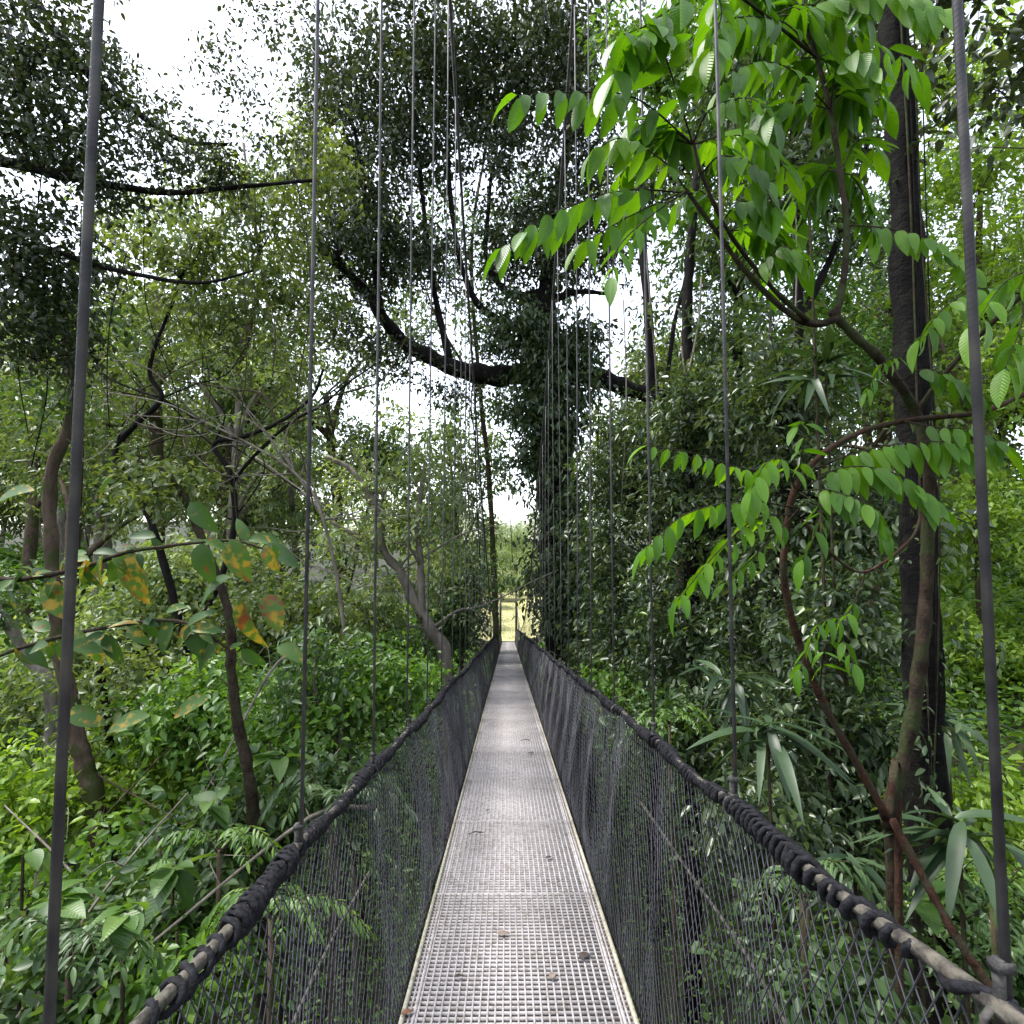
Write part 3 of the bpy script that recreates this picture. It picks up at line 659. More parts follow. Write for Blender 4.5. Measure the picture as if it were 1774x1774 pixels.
for pts, n, l, h in [
  ([(1200, 335, 2.5), (1080, 330, 2.4), (960, 370, 2.3), (870, 430, 2.3)], 9, 80, .9),
  ([(1190, 330, 2.5), (1100, 370, 2.35), (1010, 420, 2.2)], 6, 75, .9),
  ([(1200, 250, 2.5), (1100, 170, 2.4), (980, 160, 2.35), (895, 165, 2.3)], 7, 78, 1.2),
  ([(1200, 250, 2.5), (1230, 190, 2.35), (1300, 170, 2.2), (1340, 210, 2.1)], 7, 70, .9),
  ([(1190, 330, 2.5), (1120, 380, 2.2), (1070, 430, 2.0), (1060, 480, 1.9)], 6, 62, .7),
  ([(1215, 300, 2.5), (1250, 270, 2.4), (1310, 290, 2.3), (1340, 360, 2.3)], 7, 68, .8),
  ([(1240, 400, 2.55), (1280, 350, 2.45), (1330, 360, 2.4)], 5, 60, .9),
  ([(1200, 250, 2.5), (1160, 120, 2.4), (1130, 50, 2.3), (1080, 60, 2.2)], 7, 100, .7),
  ([(1230, -40, 2.5), (1170, 10, 2.4), (1100, 60, 2.3), (1060, 130, 2.2)], 8, 110, .6),
  ([(1230, -40, 2.5), (1250, 20, 2.4), (1230, 90, 2.3)], 6, 80, .7),
  ([(1438, 190, 2.9), (1370, 120, 2.7), (1300, 110, 2.55), (1250, 150, 2.5)], 8, 74, .9),
  ([(1415, 100, 2.9), (1360, 40, 2.75), (1280, 30, 2.6), (1230, 60, 2.5)], 8, 74, .9),
  ([(1438, 190, 2.9), (1450, 120, 2.8), (1490, 90, 2.7), (1520, 130, 2.65)], 5, 66, 1.0),
  ([(1395, 20, 2.9), (1470, -30, 2.7), (1560, -10, 2.6), (1640, 20, 2.5)], 8, 80, 1.1),
  ([(1395, 20, 2.9), (1460, -10, 2.8), (1500, 30, 2.7)], 5, 70, 1.0),
  ([(1466, 390, 2.8), (1530, 395, 2.7), (1610, 415, 2.6), (1690, 470, 2.55)], 8, 52, 1.2),
  ([(1774, 510, 2.6), (1700, 500, 2.5), (1640, 530, 2.45), (1590, 590, 2.4)], 8, 62, .9),
  ([(1774, 510, 2.6), (1770, 560, 2.4), (1740, 640, 2.3)], 7, 80, .7),
  ([(1790, 500, 2.6), (1790, 470, 2.4), (1740, 490, 2.2), (1690, 560, 2.1)], 7, 84, .7),
  ([(1560, 660, 2.8), (1600, 640, 2.7), (1660, 660, 2.65), (1700, 690, 2.6)], 7, 48, .9),
  ([(1540, 640, 2.8), (1560, 620, 2.7), (1530, 630, 2.6), (1500, 680, 2.55)], 7, 30, .9),
  ([(1190, 330, 2.5), (1150, 280, 2.4), (1080, 240, 2.35), (1030, 260, 2.3)], 6, 72, 1.0),
  ([(1300, 480, 2.6), (1350, 430, 2.5), (1390, 440, 2.45)], 5, 56, .9)]:
    frond(sap, pts, n, l, h)
for k in range(36):
    b_ = [(1200, 250, 2.55), (1438, 190, 2.95), (1415, 100, 2.95), (1330, 30, 2.8), (1262, 400, 2.6), (1230, -40, 2.6), (1455, 300, 2.95), (1395, 20, 2.95)][k % 8]
    a_ = R.uniform(0, 2 * math.pi); q = R.uniform(90, 170); dx, dy = math.cos(a_) * q, math.sin(a_) * q * .55
    dd = R.uniform(0, .6)
    frond(sap, [b_, (b_[0] + dx * .4, b_[1] + dy * .4 - 25, b_[2] + dd * .4), (b_[0] + dx * .75, b_[1] + dy * .75 - 15, b_[2] + dd * .7), (b_[0] + dx, b_[1] + dy + 25, b_[2] + dd)], int(R.integers(6, 9)), R.uniform(52, 84), R.uniform(.5, 1.1))
sap2 = tree('feather_leaved_sapling', 'thin red brown sapling with tiers of bright feathery leaves beside the right hanger cables', 'tree',
 [([G(1560, 3.2), (1556, 1500, 3.1), (1535, 1415, 2.95), (1480, 1310, 2.9), (1420, 1200, 2.8), (1382, 1100, 2.75), (1361, 1000, 2.7), (1366, 920, 2.68), (1378, 850, 2.65), (1415, 796, 2.65), (1480, 752, 2.65), (1560, 728, 2.7), (1700, 712, 2.75), (1774, 682, 2.8), (1880, 640, 2.8)], .024, .011),
  ([(1600, 860, 3.0), (1580, 930, 2.9), (1500, 990, 2.8), (1440, 960, 2.7), (1388, 900, 2.65)], .008, .007),
  ([(1545, 1420, 3.0), (1600, 1520, 2.9), (1660, 1630, 2.8), (1750, 1760, 2.7), (1830, 1880, 2.6)], .02, .024)],
 [], 'frond', 'red')
for pts, n, l, h in [
  ([(1395, 822, 2.65), (1290, 812, 2.5), (1200, 785, 2.4), (1120, 772, 2.35)], 10, 44, 1.3),
  ([(1395, 822, 2.65), (1480, 785, 2.6), (1600, 765, 2.55), (1730, 775, 2.5)], 11, 66, 1.3),
  ([(1380, 880, 2.65), (1290, 868, 2.5), (1190, 890, 2.4), (1118, 950, 2.35)], 10, 62, 1.0),
  ([(1390, 890, 2.65), (1310, 900, 2.5), (1240, 960, 2.35), (1175, 1040, 2.3)], 10, 62, .5),
  ([(1385, 850, 2.65), (1460, 810, 2.55), (1550, 820, 2.45), (1620, 870, 2.4)], 9, 66, .8),
  ([(1385, 850, 2.65), (1440, 850, 2.5), (1510, 880, 2.35), (1540, 930, 2.3)], 8, 58, .8),
  ([(1380, 850, 2.65), (1420, 880, 2.5), (1410, 930, 2.35), (1390, 970, 2.3)], 6, 52, .7),
  ([(1378, 850, 2.65), (1360, 800, 2.55), (1330, 800, 2.45), (1300, 850, 2.4)], 7, 60, .9),
  ([(1378, 850, 2.65), (1390, 780, 2.6), (1395, 730, 2.55), (1380, 740, 2.5)], 5, 44, .6),
  ([(1385, 880, 2.65), (1340, 930, 2.5), (1290, 980, 2.4), (1255, 1010, 2.35)], 7, 40, .9),
  ([(1500, 990, 2.8), (1470, 1060, 2.7), (1420, 1080, 2.6), (1385, 1160, 2.5)], 8, 42, .8),
  ([(1420, 1200, 2.8), (1430, 1120, 2.7), (1460, 1110, 2.6), (1480, 1150, 2.5)], 5, 46, .9),
  ([(1560, 728, 2.7), (1620, 740, 2.6), (1690, 745, 2.5), (1740, 770, 2.45)], 6, 44, .9)]:
    frond(sap2, pts, n, l, h)

# --- strap leaved plants, lower right
def rosette(name, label, px, py, d, n, Lpx, leaf, droop=.5, W=.16, group=None, cat='plant', up_=.5):
    p = P(px, py, d); b0 = p.copy(); s = d / F
    g = np.array([p[0], p[1], float(terrain(p[0], p[1]))])
    t = thing(name, label, cat, g, group)
    m = MB(); m.tube(smooth_path([g, (g + p) / 2 + [.04, .03, 0], p], 4), np.linspace(.03, .012, 9), 6); m.build('stem', BK['stem'], t, smooth=True)
    a = R.random(n) * 6.283
    ax = np.stack([np.cos(a), np.sin(a), R.uniform(-.5, up_ * 2, n)], -1)
    m = MB(); m.leaves(p + R.normal(size=(n, 3)) * Lpx * s * .12, ax, np.tile(UP, (n, 1)) + R.normal(size=(n, 3)) * .2, Lpx * s * R.uniform(.6, 1.2, n), W, None, R.uniform(droop * .5, droop * 1.4, n), .3, rows=7)
    m.build('leaves', LM[leaf], t)
    return t
gS = 'strap leaved plants under the right hand trees'
for px, py, d, n, L, lab in ((1330, 1270, 4.6, 16, 150, 'strap leaved plant just behind the right rail, with grey green arching blades'),
      (1660, 1440, 3.2, 18, 170, 'large strap leaved plant by the foot of the black trunk'),
      (1265, 1180, 6, 16, 110, 'small strap leaved plant deep in the right thicket'),
      (1430, 640, 6.5, 14, 130, 'epiphyte with drooping blades perched high left of the black trunk'),
      (1400, 300, 6.5, 14, 120, 'topmost epiphyte with drooping blades in the right hand trees'),
      (1480, 1500, 3.6, 14, 120, 'strap leaved plant between the right rail and the sapling foot'),
      (1640, 1250, 5.0, 14, 120, 'strap leaved plant halfway up behind the black trunk')):
    rosette('strap_leaved_plant', lab, px, py, d, int(n * 1.5), L * .72, 'strap', .8, .16, gS)

# --- left hand trees
D = 7
tree('overhanging_tree', 'dark tree leaning in from the left edge with three long bare limbs', 'tree',
 [([G(-330, D), (-320, 1200, D), (-290, 700, D), (-240, 350, D), (-150, 120, D), (-60, -60, D), (0, -260, D)], .26, .1),
  ([(-260, 400, D), (-120, 270, D), (0, 278, D), (90, 300, D), (170, 315, D), (280, 333, D), (400, 325, D), (550, 312, D)], .1, .018),
  ([(-100, 20, D), (30, -20, D), (85, 40, D), (150, 125, D), (230, 190, D), (320, 245, D), (400, 250, D)], .085, .02),
  ([(-270, 480, D), (-100, 400, D), (60, 425, D), (165, 458, D), (260, 480, D), (350, 490, D), (440, 470, D)], .06, .014),
  ([(165, 130, D), (190, 190, D), (215, 235, D)], .03, .012)],
 [(40, 90, D, 90, 130, 1, 46, 28, 19), (130, 60, D, 70, 60, 1, 14, 24, 17), (60, 230, D, 80, 60, 1, 26, 26, 18), (140, 220, D, 70, 80, 1, 22, 24, 16), (40, 420, D, 90, 110, 1, 46, 28, 19), (60, 560, D, 80, 90, 1, 34, 26, 19),
  (210, 140, D, 60, 60, .8, 16, 22, 15), (290, 250, D, 80, 45, .8, 20, 22, 15), (380, 290, D, 70, 50, .8, 20, 22, 14), (200, 320, D, 80, 40, .8, 16, 22, 16), (110, 470, D, 80, 50, .8, 16, 22, 17), (410, 120, D, 55, 60, .8, 11, 20, 13), (470, 230, D, 60, 50, .8, 11, 20, 13), (480, 30, D, 70, 35, .8, 8, 20, 13), (540, 170, D, 45, 60, .8, 8, 20, 13)],
 'dark', 'dark')
D = 13
tree('spreading_tree', 'olive green tree with thin crooked branches behind the overhanging limbs on the left', 'tree',
 [([G(300, D), (320, 1200, D), (400, 950, D), (402, 830, D), (370, 772, D), (420, 758, D), (480, 735, D), (540, 690, D), (560, 640, D)], .09, .03),
  ([(402, 835, D), (440, 790, D), (500, 735, D), (560, 700, D), (600, 665, D), (650, 630, D)], .05, .018),
  ([(330, 1150, D), (260, 900, D), (200, 790, D), (235, 735, D), (280, 690, D), (258, 650, D), (268, 600, D), (300, 520, D), (340, 400, D)], .09, .03),
  ([(280, 690, D), (330, 720, D), (400, 770, D), (520, 850, D)], .03, .015)],
 [(310, 440, D, 120, 60, 1.6, 44, 26, 15), (450, 380, D, 110, 90, 1.6, 44, 28, 14), (500, 500, D, 110, 70, 1.6, 28, 28, 14), (380, 540, D, 120, 60, 1.6, 14, 28, 14), (240, 560, D, 110, 70, 1.6, 12, 26, 14), (520, 610, D, 90, 60, 1.6, 6, 26, 14), (160, 640, D, 100, 80, 1.6, 8, 26, 14), (555, 290, D, 55, 70, 1.6, 22, 26, 15)],
 'olive', 'dark')
D = 16
tree('leaning_pale_tree', 'pale barked forked tree leaning left over the left net near the bridge middle', 'tree',
 [([G(790, D), (775, 1180, D), (745, 1090, D), (715, 1040, D), (690, 990, D), (660, 955, D), (655, 890, D), (610, 820, D), (560, 790, D)], .24, .06),
  ([(730, 1070, D), (728, 980, D), (722, 900, D), (735, 800, D)], .14, .05),
  ([(660, 955, D), (620, 930, D), (570, 900, D), (520, 850, D), (440, 790, D)], .09, .03),
  ([(655, 890, D), (680, 820, D), (710, 770, D)], .05, .02)],
 [(640, 830, D, 90, 60, 1.6, 18, 24, 13), (720, 800, D, 70, 60, 1.6, 14, 24, 12), (590, 930, D, 90, 50, 1.6, 16, 26, 13), (700, 900, D, 80, 50, 1.5, 20, 24, 13), (640, 1050, D, 90, 60, 1.5, 36, 26, 14), (770, 860, D + 2, 50, 80, 1.5, 22, 24, 12), (760, 990, D + 3, 50, 80, 1.5, 20, 24, 12)],
 'pale', 'pale')
D = 26
tree('tall_airy_tree', 'tall open crowned tree behind the overhanging limbs, between the second and third left hanger cables', 'tree',
 [([G(520, D), (520, 1100, D), (500, 800, D), (470, 560, D), (440, 380, D), (420, 250, D)], .2, .06), ([(480, 620, D), (560, 480, D), (620, 380, D)], .1, .03), ([(470, 560, D), (380, 440, D), (300, 380, D), (230, 350, D)], .1, .03), ([(450, 420, D), (520, 300, D), (540, 200, D)], .07, .025), ([(495, 760, D), (590, 660, D), (680, 620, D)], .08, .025)],
 [(300, 370, D, 80, 60, 2.5, 22, 26, 11), (420, 300, D, 80, 70, 2.5, 24, 26, 11), (540, 230, D, 60, 80, 2.5, 20, 26, 11), (620, 380, D, 70, 70, 2.5, 24, 26, 11), (210, 380, D, 70, 60, 2.5, 16, 26, 11), (400, 450, D, 100, 60, 2.5, 14, 26, 11),
  (560, 520, D, 90, 70, 2.5, 26, 26, 11), (650, 600, D, 60, 40, 2, 14, 24, 11), (720, 560, D, 60, 60, 2, 16, 24, 11), (440, 600, D, 110, 60, 2.5, 10, 26, 11), (260, 520, D, 100, 70, 2.5, 12, 26, 11)],
 'pale', 'pale')
tree('tall_airy_tree', 'tall thin crowned tree seen through the crown of the ivy clad giant', 'tree',
 [([G(860, 28), (860, 1100, 28), (850, 850, 28), (830, 640, 28), (820, 420, 28), (850, 220, 28)], .2, .06), ([(835, 680, 28), (760, 560, 28), (720, 440, 28)], .09, .03), ([(825, 480, 28), (900, 380, 28), (960, 280, 28)], .09, .03)],
 [(760, 420, 28, 70, 80, 2.5, 24, 24, 10), (840, 400, 28, 70, 70, 2.5, 22, 24, 10), (920, 330, 28, 70, 70, 2.5, 20, 24, 10), (700, 500, 28, 60, 60, 2.5, 16, 24, 10), (820, 560, 28, 70, 60, 2.5, 20, 24, 10), (880, 700, 28, 45, 50, 2, 16, 24, 10), (800, 700, 28, 45, 40, 2, 12, 24, 10), (870, 810, 28, 30, 60, 2, 14, 24, 10), (960, 430, 28, 60, 60, 2.5, 18, 24, 10)],
 'mid', 'brown')
D = 30
tree('airy_tree', 'thin crowned pale tree with dappled gaps left of the bridge end', 'tree',
 [([G(800, D), (800, 1150, D), (795, 950, D), (780, 800, D), (770, 720, D)], .16, .05), ([(795, 960, D), (830, 880, D), (845, 800, D)], .07, .03), ([(793, 930, D), (750, 860, D), (720, 790, D)], .07, .03)],
 [(770, 760, D, 60, 50, 2, 26, 24, 11), (820, 830, D, 45, 70, 2, 26, 24, 11), (730, 810, D, 50, 60, 2, 22, 24, 11), (780, 880, D, 60, 50, 2, 24, 24, 11), (835, 760, D, 30, 40, 2, 8, 22, 11), (720, 900, D, 60, 60, 2, 22, 24, 11), (825, 930, D, 30, 50, 2, 16, 22, 11), (690, 720, D, 40, 40, 2, 8, 22, 11)],
 'pale', 'pale')
D = 22
tree('bushy_tree', 'round mid green bushy tree between the leaning pale tree and the rail', 'tree',
 [([G(800, D), (800, 1150, D), (795, 1000, D)], .16, .08)],
 [(800, 1040, D, 45, 60, 1.5, 44, 26, 12), (770, 1090, D, 50, 40, 1.5, 36, 26, 12), (815, 980, D, 28, 50, 1.2, 18, 24, 11), (650, 790, D + 4, 55, 50, 2, 30, 26, 13)],
 'mid', 'brown')
for i, (pts, r0, r1, bk, lab) in enumerate([
  ([G(180, 8), (170, 1450, 8), (150, 1330, 8), (140, 1270, 8), (110, 1100, 8), (98, 950, 8), (95, 820, 8), (130, 700, 8), (110, 520, 8)], .15, .06, 'brown', 'brown mottled trunk behind the leftmost hanger cable'),
  ([G(470, 5.5), (455, 1560, 5.5), (440, 1430, 5.5), (430, 1330, 5.5), (415, 1250, 5.5), (403, 1150, 5.5), (402, 1080, 5.5), (380, 1000, 5.5), (310, 840, 5.5), (250, 800, 5.5)], .075, .03, 'stem', 'mossy crooked sapling trunk midway between the left rail and the brown mottled trunk'),
  ([G(60, 11), (90, 1230, 11), (40, 1130, 11), (10, 1070, 11), (-60, 980, 11)], .13, .08, 'pale', 'pale leaning trunk at the far left edge'),
  ([G(300, 10), (310, 1500, 10), (305, 1400, 10), (300, 1290, 10), (290, 1150, 10)], .06, .04, 'dark', 'short thin dark stem in the bright shrubs left of the mossy sapling'),
  ([G(560, 8), (590, 1330, 8), (585, 1290, 8), (560, 1240, 8), (548, 1190, 8), (552, 1100, 8)], .04, .02, 'pale', 'slim pale stem beside the second left hanger cable'),
  ([G(200, 9), (200, 1500, 9), (195, 1400, 9), (190, 1300, 9), (170, 1150, 9)], .07, .05, 'dark', 'dark thin trunk beside the brown mottled trunk')]):
    d = pts[-1][2]
    tree('young_tree', lab, 'tree', [(pts, r0, r1)], [(pts[-1][0] + 20, pts[-1][1] + 30, d, 80, 60, .9, 18, 22, 17), (pts[-2][0] - 30, pts[-2][1] - 20, d, 70, 50, .9, 10, 20, 17)], ('mid', 'olive')[i % 2], bk)

def crooked(t, px, py, d, n, step, r0, bark, name='limb', up=-.35):
    q = [(px, py, d)]; a_ = R.uniform(0, 2 * math.pi)
    for k in range(n):
        a_ += R.normal(0, .75); st_ = step * R.uniform(.6, 1.3)
        px += math.cos(a_) * st_; py += (math.sin(a_) * .6 + up) * st_; d += R.normal(0, .25); q.append((px, py, d))
    p = smooth_path(path(*q), 4); m = MB(); m.tube(p, np.linspace(r0, r0 * .25, len(p)), 6, rough=.08); m.build(name, BK[bark], t, smooth=True)
def root_thing(nm): return [o for o in ALL_E if o.name == nm][0]
for k in range(16):
    p_ = [(400, 900), (402, 830), (370, 772), (480, 735), (280, 690), (235, 735), (200, 790), (560, 690)][k % 8]
    crooked(root_thing('spreading_tree'), p_[0], p_[1], 13, int(R.integers(4, 7)), 55, R.uniform(.018, .034), ('dark', 'brown')[k % 2])
for k in range(9):
    p_ = [(690, 990), (660, 955), (745, 1090), (655, 890), (728, 980)][k % 5]
    crooked(root_thing('leaning_pale_tree'), p_[0], p_[1], 16, 5, 42, R.uniform(.03, .05), 'pale', up=-.45)
for k in range(12):
    px = R.uniform(0, 560); y0 = R.uniform(280, 470); ln = R.uniform(250, 620); d = R.uniform(6.6, 7.6)
    m = MB(); m.tube(smooth_path(path((px, y0, d), (px + R.normal(0, 14), y0 + ln * .35, d), (px + R.normal(0, 22), y0 + ln * .7, d), (px + R.normal(0, 30), y0 + ln, d)), 5), R.uniform(.004, .009), 5); m.build('hanging_vine', BK[('dark', 'stem')[k % 2]], root_thing('overhanging_tree'), smooth=True)
for (a_, b_) in (((285, 1430, 5.0), (120, 1660, 4.4)), ((560, 1330, 6.5), (430, 1480, 5.6)), ((340, 1400, 6.2), (400, 1290, 6.4)), ((30, 1420, 6), (190, 1600, 5.2)), ((300, 1290, 8), (180, 1420, 7.6)), ((620, 1230, 8.5), (520, 1400, 7.4)), ((100, 1300, 8.2), (250, 1390, 7.8)), ((200, 1690, 4), (360, 1560, 4.4))):
    e0, e1 = P(*a_), P(*b_); m = MB(); mid = (e0 + e1) / 2 + R.normal(size=3) * .06
    ax_ = nrm(e1 - e0); p = smooth_path([e0 - ax_ * .3, mid, e1 + ax_ * .9, e1 + ax_ * 1.6 + [0, 0, -.4]], 5)
    m.tube(p, np.linspace(.007, .022, len(p)), 7, rough=.1)
    for q in (4, 7, 10): m.tube(smooth_path([p[q], p[q] + R.normal(size=3) * .12 + [0, 0, .12], p[q] + R.normal(size=3) * .22 + [0, 0, .2]], 3), np.linspace(.007, .002, 7), 5)
    tag(m.build('dead_branch', BK[('brown', 'pale')[R.integers(0, 2)]], smooth=True, origin=p[-1]), 'thin dead branch slanting up through the shrubs left of the bridge', 'branch', 'dead branches in the left bank shrubs')

# --- shrubs of the left bank
gB = 'leafy shrubs below the left rail'
SHR = [
 (620, 1170, 9, 110, 60, 'lush', 18, 'bright green shrub beside the left rail under the leaning pale tree'),
 (520, 1250, 8, 110, 70, 'lush', 18, 'light green shrub behind the second left hanger cable'),
 (350, 1230, 9, 130, 90, 'lush', 18, 'tall light green shrub behind the mossy sapling trunk'),
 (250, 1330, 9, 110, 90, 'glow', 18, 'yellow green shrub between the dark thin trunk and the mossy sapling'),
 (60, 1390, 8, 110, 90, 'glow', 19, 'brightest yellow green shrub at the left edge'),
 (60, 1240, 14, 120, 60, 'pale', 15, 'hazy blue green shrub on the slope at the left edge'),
 (420, 1420, 6, 110, 80, 'mid', 23, 'deep green shrub around the foot of the mossy sapling'),
 (150, 1530, 5.5, 140, 70, 'lush', 26, 'broad leaved green shrub low on the left beside the leftmost hanger cable'),
 (330, 1560, 5, 120, 80, 'mid', 26, 'dark leafy shrub just left of the near end of the left rail'),
 (100, 1690, 4, 130, 80, 'mid', 30, 'shady shrub in the bottom left corner'),
 (300, 1680, 4.2, 110, 70, 'lush', 28, 'green shrub at the bottom edge beside the lashed rail'),
 (560, 1370, 6.5, 80, 60, 'mid', 22, 'dark green ferny shrub touching the left rail'),
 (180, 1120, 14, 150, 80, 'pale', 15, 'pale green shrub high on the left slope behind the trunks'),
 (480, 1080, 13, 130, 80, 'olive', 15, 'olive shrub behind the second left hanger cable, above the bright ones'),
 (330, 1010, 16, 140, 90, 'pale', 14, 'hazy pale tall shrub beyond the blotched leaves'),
]
for px, py, d, rx, ry, lf, L, lab in SHR:
    g = ground_pt(px, d, py); t = thing('shrub', lab, 'shrub', g, gB)
    c = P(px, py, d); mb = MB(); tw = MB()
    for k in range(3):
        tw.tube(smooth_path([g, (g + c) / 2 + R.normal(size=3) * .2, c + R.normal(size=3) * .3], 4), np.linspace(.03, .01, 9), 5)
    ncl = int(rx * ry / L ** 2 * 2.6)
    pcloud(mb, px, py, d, rx, ry, rx * d / F * .8, ncl, 22, L, tw=tw, W=.55)
    mb.build('foliage', LM[lf], t, wood=tw, wmat=BK['stem'])
gRS = 'leafy shrubs below the right rail'
for px, py, d, rx, ry, lf, L, lab in [
 (1720, 1640, 4.2, 110, 90, 'mid', 24, 'soft green shrub at the right edge below the black trunk'),
 (1060, 1200, 11, 70, 40, 'lush', 16, 'bright green shrub touching the right rail under the ivy clad giant'),
 (1130, 1230, 9, 70, 50, 'mid', 18, 'green shrub against the right rail halfway along the thicket'),
 (1300, 1420, 5, 90, 60, 'wall', 24, 'shady shrub behind the near part of the right net'),
 (1420, 1700, 3.4, 120, 80, 'mid', 30, 'green shrub seen through the right net at the bottom edge'),
 (1690, 1400, 5.5, 90, 90, 'glow', 22, 'light green shrub between the black trunk and the last right hanger cable')]:
    g = ground_pt(px, d, py); t = thing('shrub', lab, 'shrub', g, gRS)
    c = P(px, py, d); mb = MB(); tw = MB()
    for k in range(3):
        tw.tube(smooth_path([g, (g + c) / 2 + R.normal(size=3) * .15, c + R.normal(size=3) * .2], 4), np.linspace(.03, .01, 9), 5)
    pcloud(mb, px, py, d, rx, ry, rx * d / F * .5, int(rx * ry / L ** 2 * 2.6), 22, L, tw=tw, W=.5)
    mb.build('foliage', LM[lf], t, wood=tw, wmat=BK['stem'])

# --- ferns and broad leaved plants near the bridge
for px, py, d, n, q, lm, lab in (
  (575, 1400, 5.2, 10, 120, 'mid', 'dark fern leaning on the left rail by the second hanger cable'),
  (470, 1600, 3.6, 10, 130, 'lush', 'green fern against the outside of the left net near the camera'),
  (120, 1660, 3.8, 10, 150, 'mid', 'large fern in the bottom left corner behind the leftmost hanger cable'),
  (380, 1480, 4.6, 9, 110, 'lush', 'fern at the foot of the mossy crooked sapling'),
  (1160, 1260, 7.5, 9, 70, 'lush', 'small fern peeping over the right rail below the vine covered trees'),
  (1390, 1560, 3.4, 9, 130, 'mid', 'fern behind the right net close to the camera'),
  (1720, 1560, 3.6, 10, 140, 'lush', 'pale green fern at the right edge beside the black trunk foot')):
    p = P(px, py, d); g = np.array([p[0], p[1], float(terrain(p[0], p[1]))])
    t = thing('fern', lab, 'fern', g, 'ferns beside the bridge')
    m = MB(); m.tube(smooth_path([g, (g + p) / 2 + [.03, .02, 0], p + [0, 0, .03]], 5), np.linspace(.035, .02, 11), 7, rough=.1); m.build('stem', BK['brown'], t, smooth=True)
    for k in range(n):
        a_ = k * 2.4 + R.normal(0, .3); dx = math.cos(a_) * q * R.uniform(.8, 1.2); dz = math.sin(a_) * q * d / F * .9
        up_ = q * R.uniform(.25, .55)
        frond(t, [(px, py, d), (px + dx * .4, py - up_, d + dz * .4), (px + dx * .8, py - up_ * .8, d + dz * .8), (px + dx * 1.15, py + q * .1, d + dz * 1.1)], 15, q * .2, .25, .26, lm=lm)
for px, py, d, n, L, lf, lab in (
  (215, 1580, 3.6, 9, 63, 'broad', 'broad leaved plant low on the left between the leftmost hanger cable and the rail'),
  (90, 1570, 4.2, 9, 67, 'broad', 'broad leaved plant just left of the leftmost hanger cable'),
  (380, 1390, 5.2, 8, 56, 'broad', 'broad leaved plant in front of the mossy crooked sapling'),
  (300, 1500, 4.6, 9, 60, 'broad', 'dark broad leaved plant in the shade under the yellow green shrub'),
  (490, 1310, 6, 8, 52, 'broad', 'grey green broad leaved plant left of the second hanger cable'),
  (40, 1480, 5, 9, 67, 'broad', 'shady broad leaved plant below the brightest yellow green shrub'),
  (1590, 1560, 3.4, 8, 67, 'broad', 'broad leaved plant in front of the black trunk foot')):
    rosette('broad_leaved_plant', lab, px, py, d, n, L, lf, .45, .55, 'broad leaved plants beside the bridge', up_=.35)
D = 12
tree('bare_tree', 'tangle of thin pale bare branches slanting across the middle of the left bank', 'tree',
 [([G(620, D), (600, 1150, D), (560, 900, D), (510, 820, D), (430, 770, D), (350, 730, D), (285, 700, D), (180, 680, D)], .05, .012),
  ([(540, 860, D), (470, 760, D), (420, 700, D), (330, 620, D)], .022, .008), ([(560, 890, D), (520, 790, D), (440, 730, D), (400, 640, D)], .02, .007),
  ([(500, 815, D), (450, 740, D), (380, 720, D), (250, 770, D)], .02, .007), ([(440, 775, D), (400, 830, D), (330, 850, D)], .015, .006),
  ([(350, 730, D), (260, 640, D), (170, 620, D)], .016, .006), ([(560, 880, D), (620, 780, D), (680, 700, D)], .018, .006), ([(520, 830, D), (540, 740, D), (500, 640, D), (470, 560, D)], .018, .006),
  ([(240, 690, D), (200, 760, D), (140, 800, D), (60, 780, D)], .014, .006)], [], 'olive', 'pale')

for k in range(16):
    p_ = [(560, 900), (510, 820), (430, 770), (350, 730), (600, 1000)][k % 5]
    crooked(root_thing('bare_tree'), p_[0], p_[1], 12, int(R.integers(4, 6)), 60, R.uniform(.012, .022), 'pale', up=-.2)

# --- blotched big leaves, left foreground
pts0 = [(-120, 1500, 3.4), (-90, 1200, 3.2), (-60, 1020, 3.0), (40, 1003, 2.9), (130, 985, 2.8), (210, 958, 2.75), (290, 945, 2.7), (400, 935, 2.7), (460, 950, 2.7)]
bl = tree('blotched_leaf_sapling', 'sapling from the left edge with large green leaves blotched yellow and red', 'tree',
 [([G(-130, 3.5)] + pts0, .022, .006),
  ([(-80, 1180, 3.2), (0, 1136, 3.0), (100, 1105, 2.9), (200, 1085, 2.8), (285, 1075, 2.75), (345, 1088, 2.7), (395, 1125, 2.7)], .012, .007)], [], 'blotch', 'stem')
def big_leaf(t, px, py, d, dx, dy, Lpx, tint, W=.5, tow=.2):
    p = P(px, py, d); q = P(px + dx * Lpx, py + dy * Lpx, d - tow * Lpx * d / F)
    m = MB(); a = nrm(q - p)
    m.leaves([p], [a], [nrm(np.array([R.normal(0, .45), -.65, .6]))], .74 * Lpx * d / F, W, [tint], R.uniform(.1, .5), .4, rows=8)
    m.build('leaf', LM['blotch'], t)
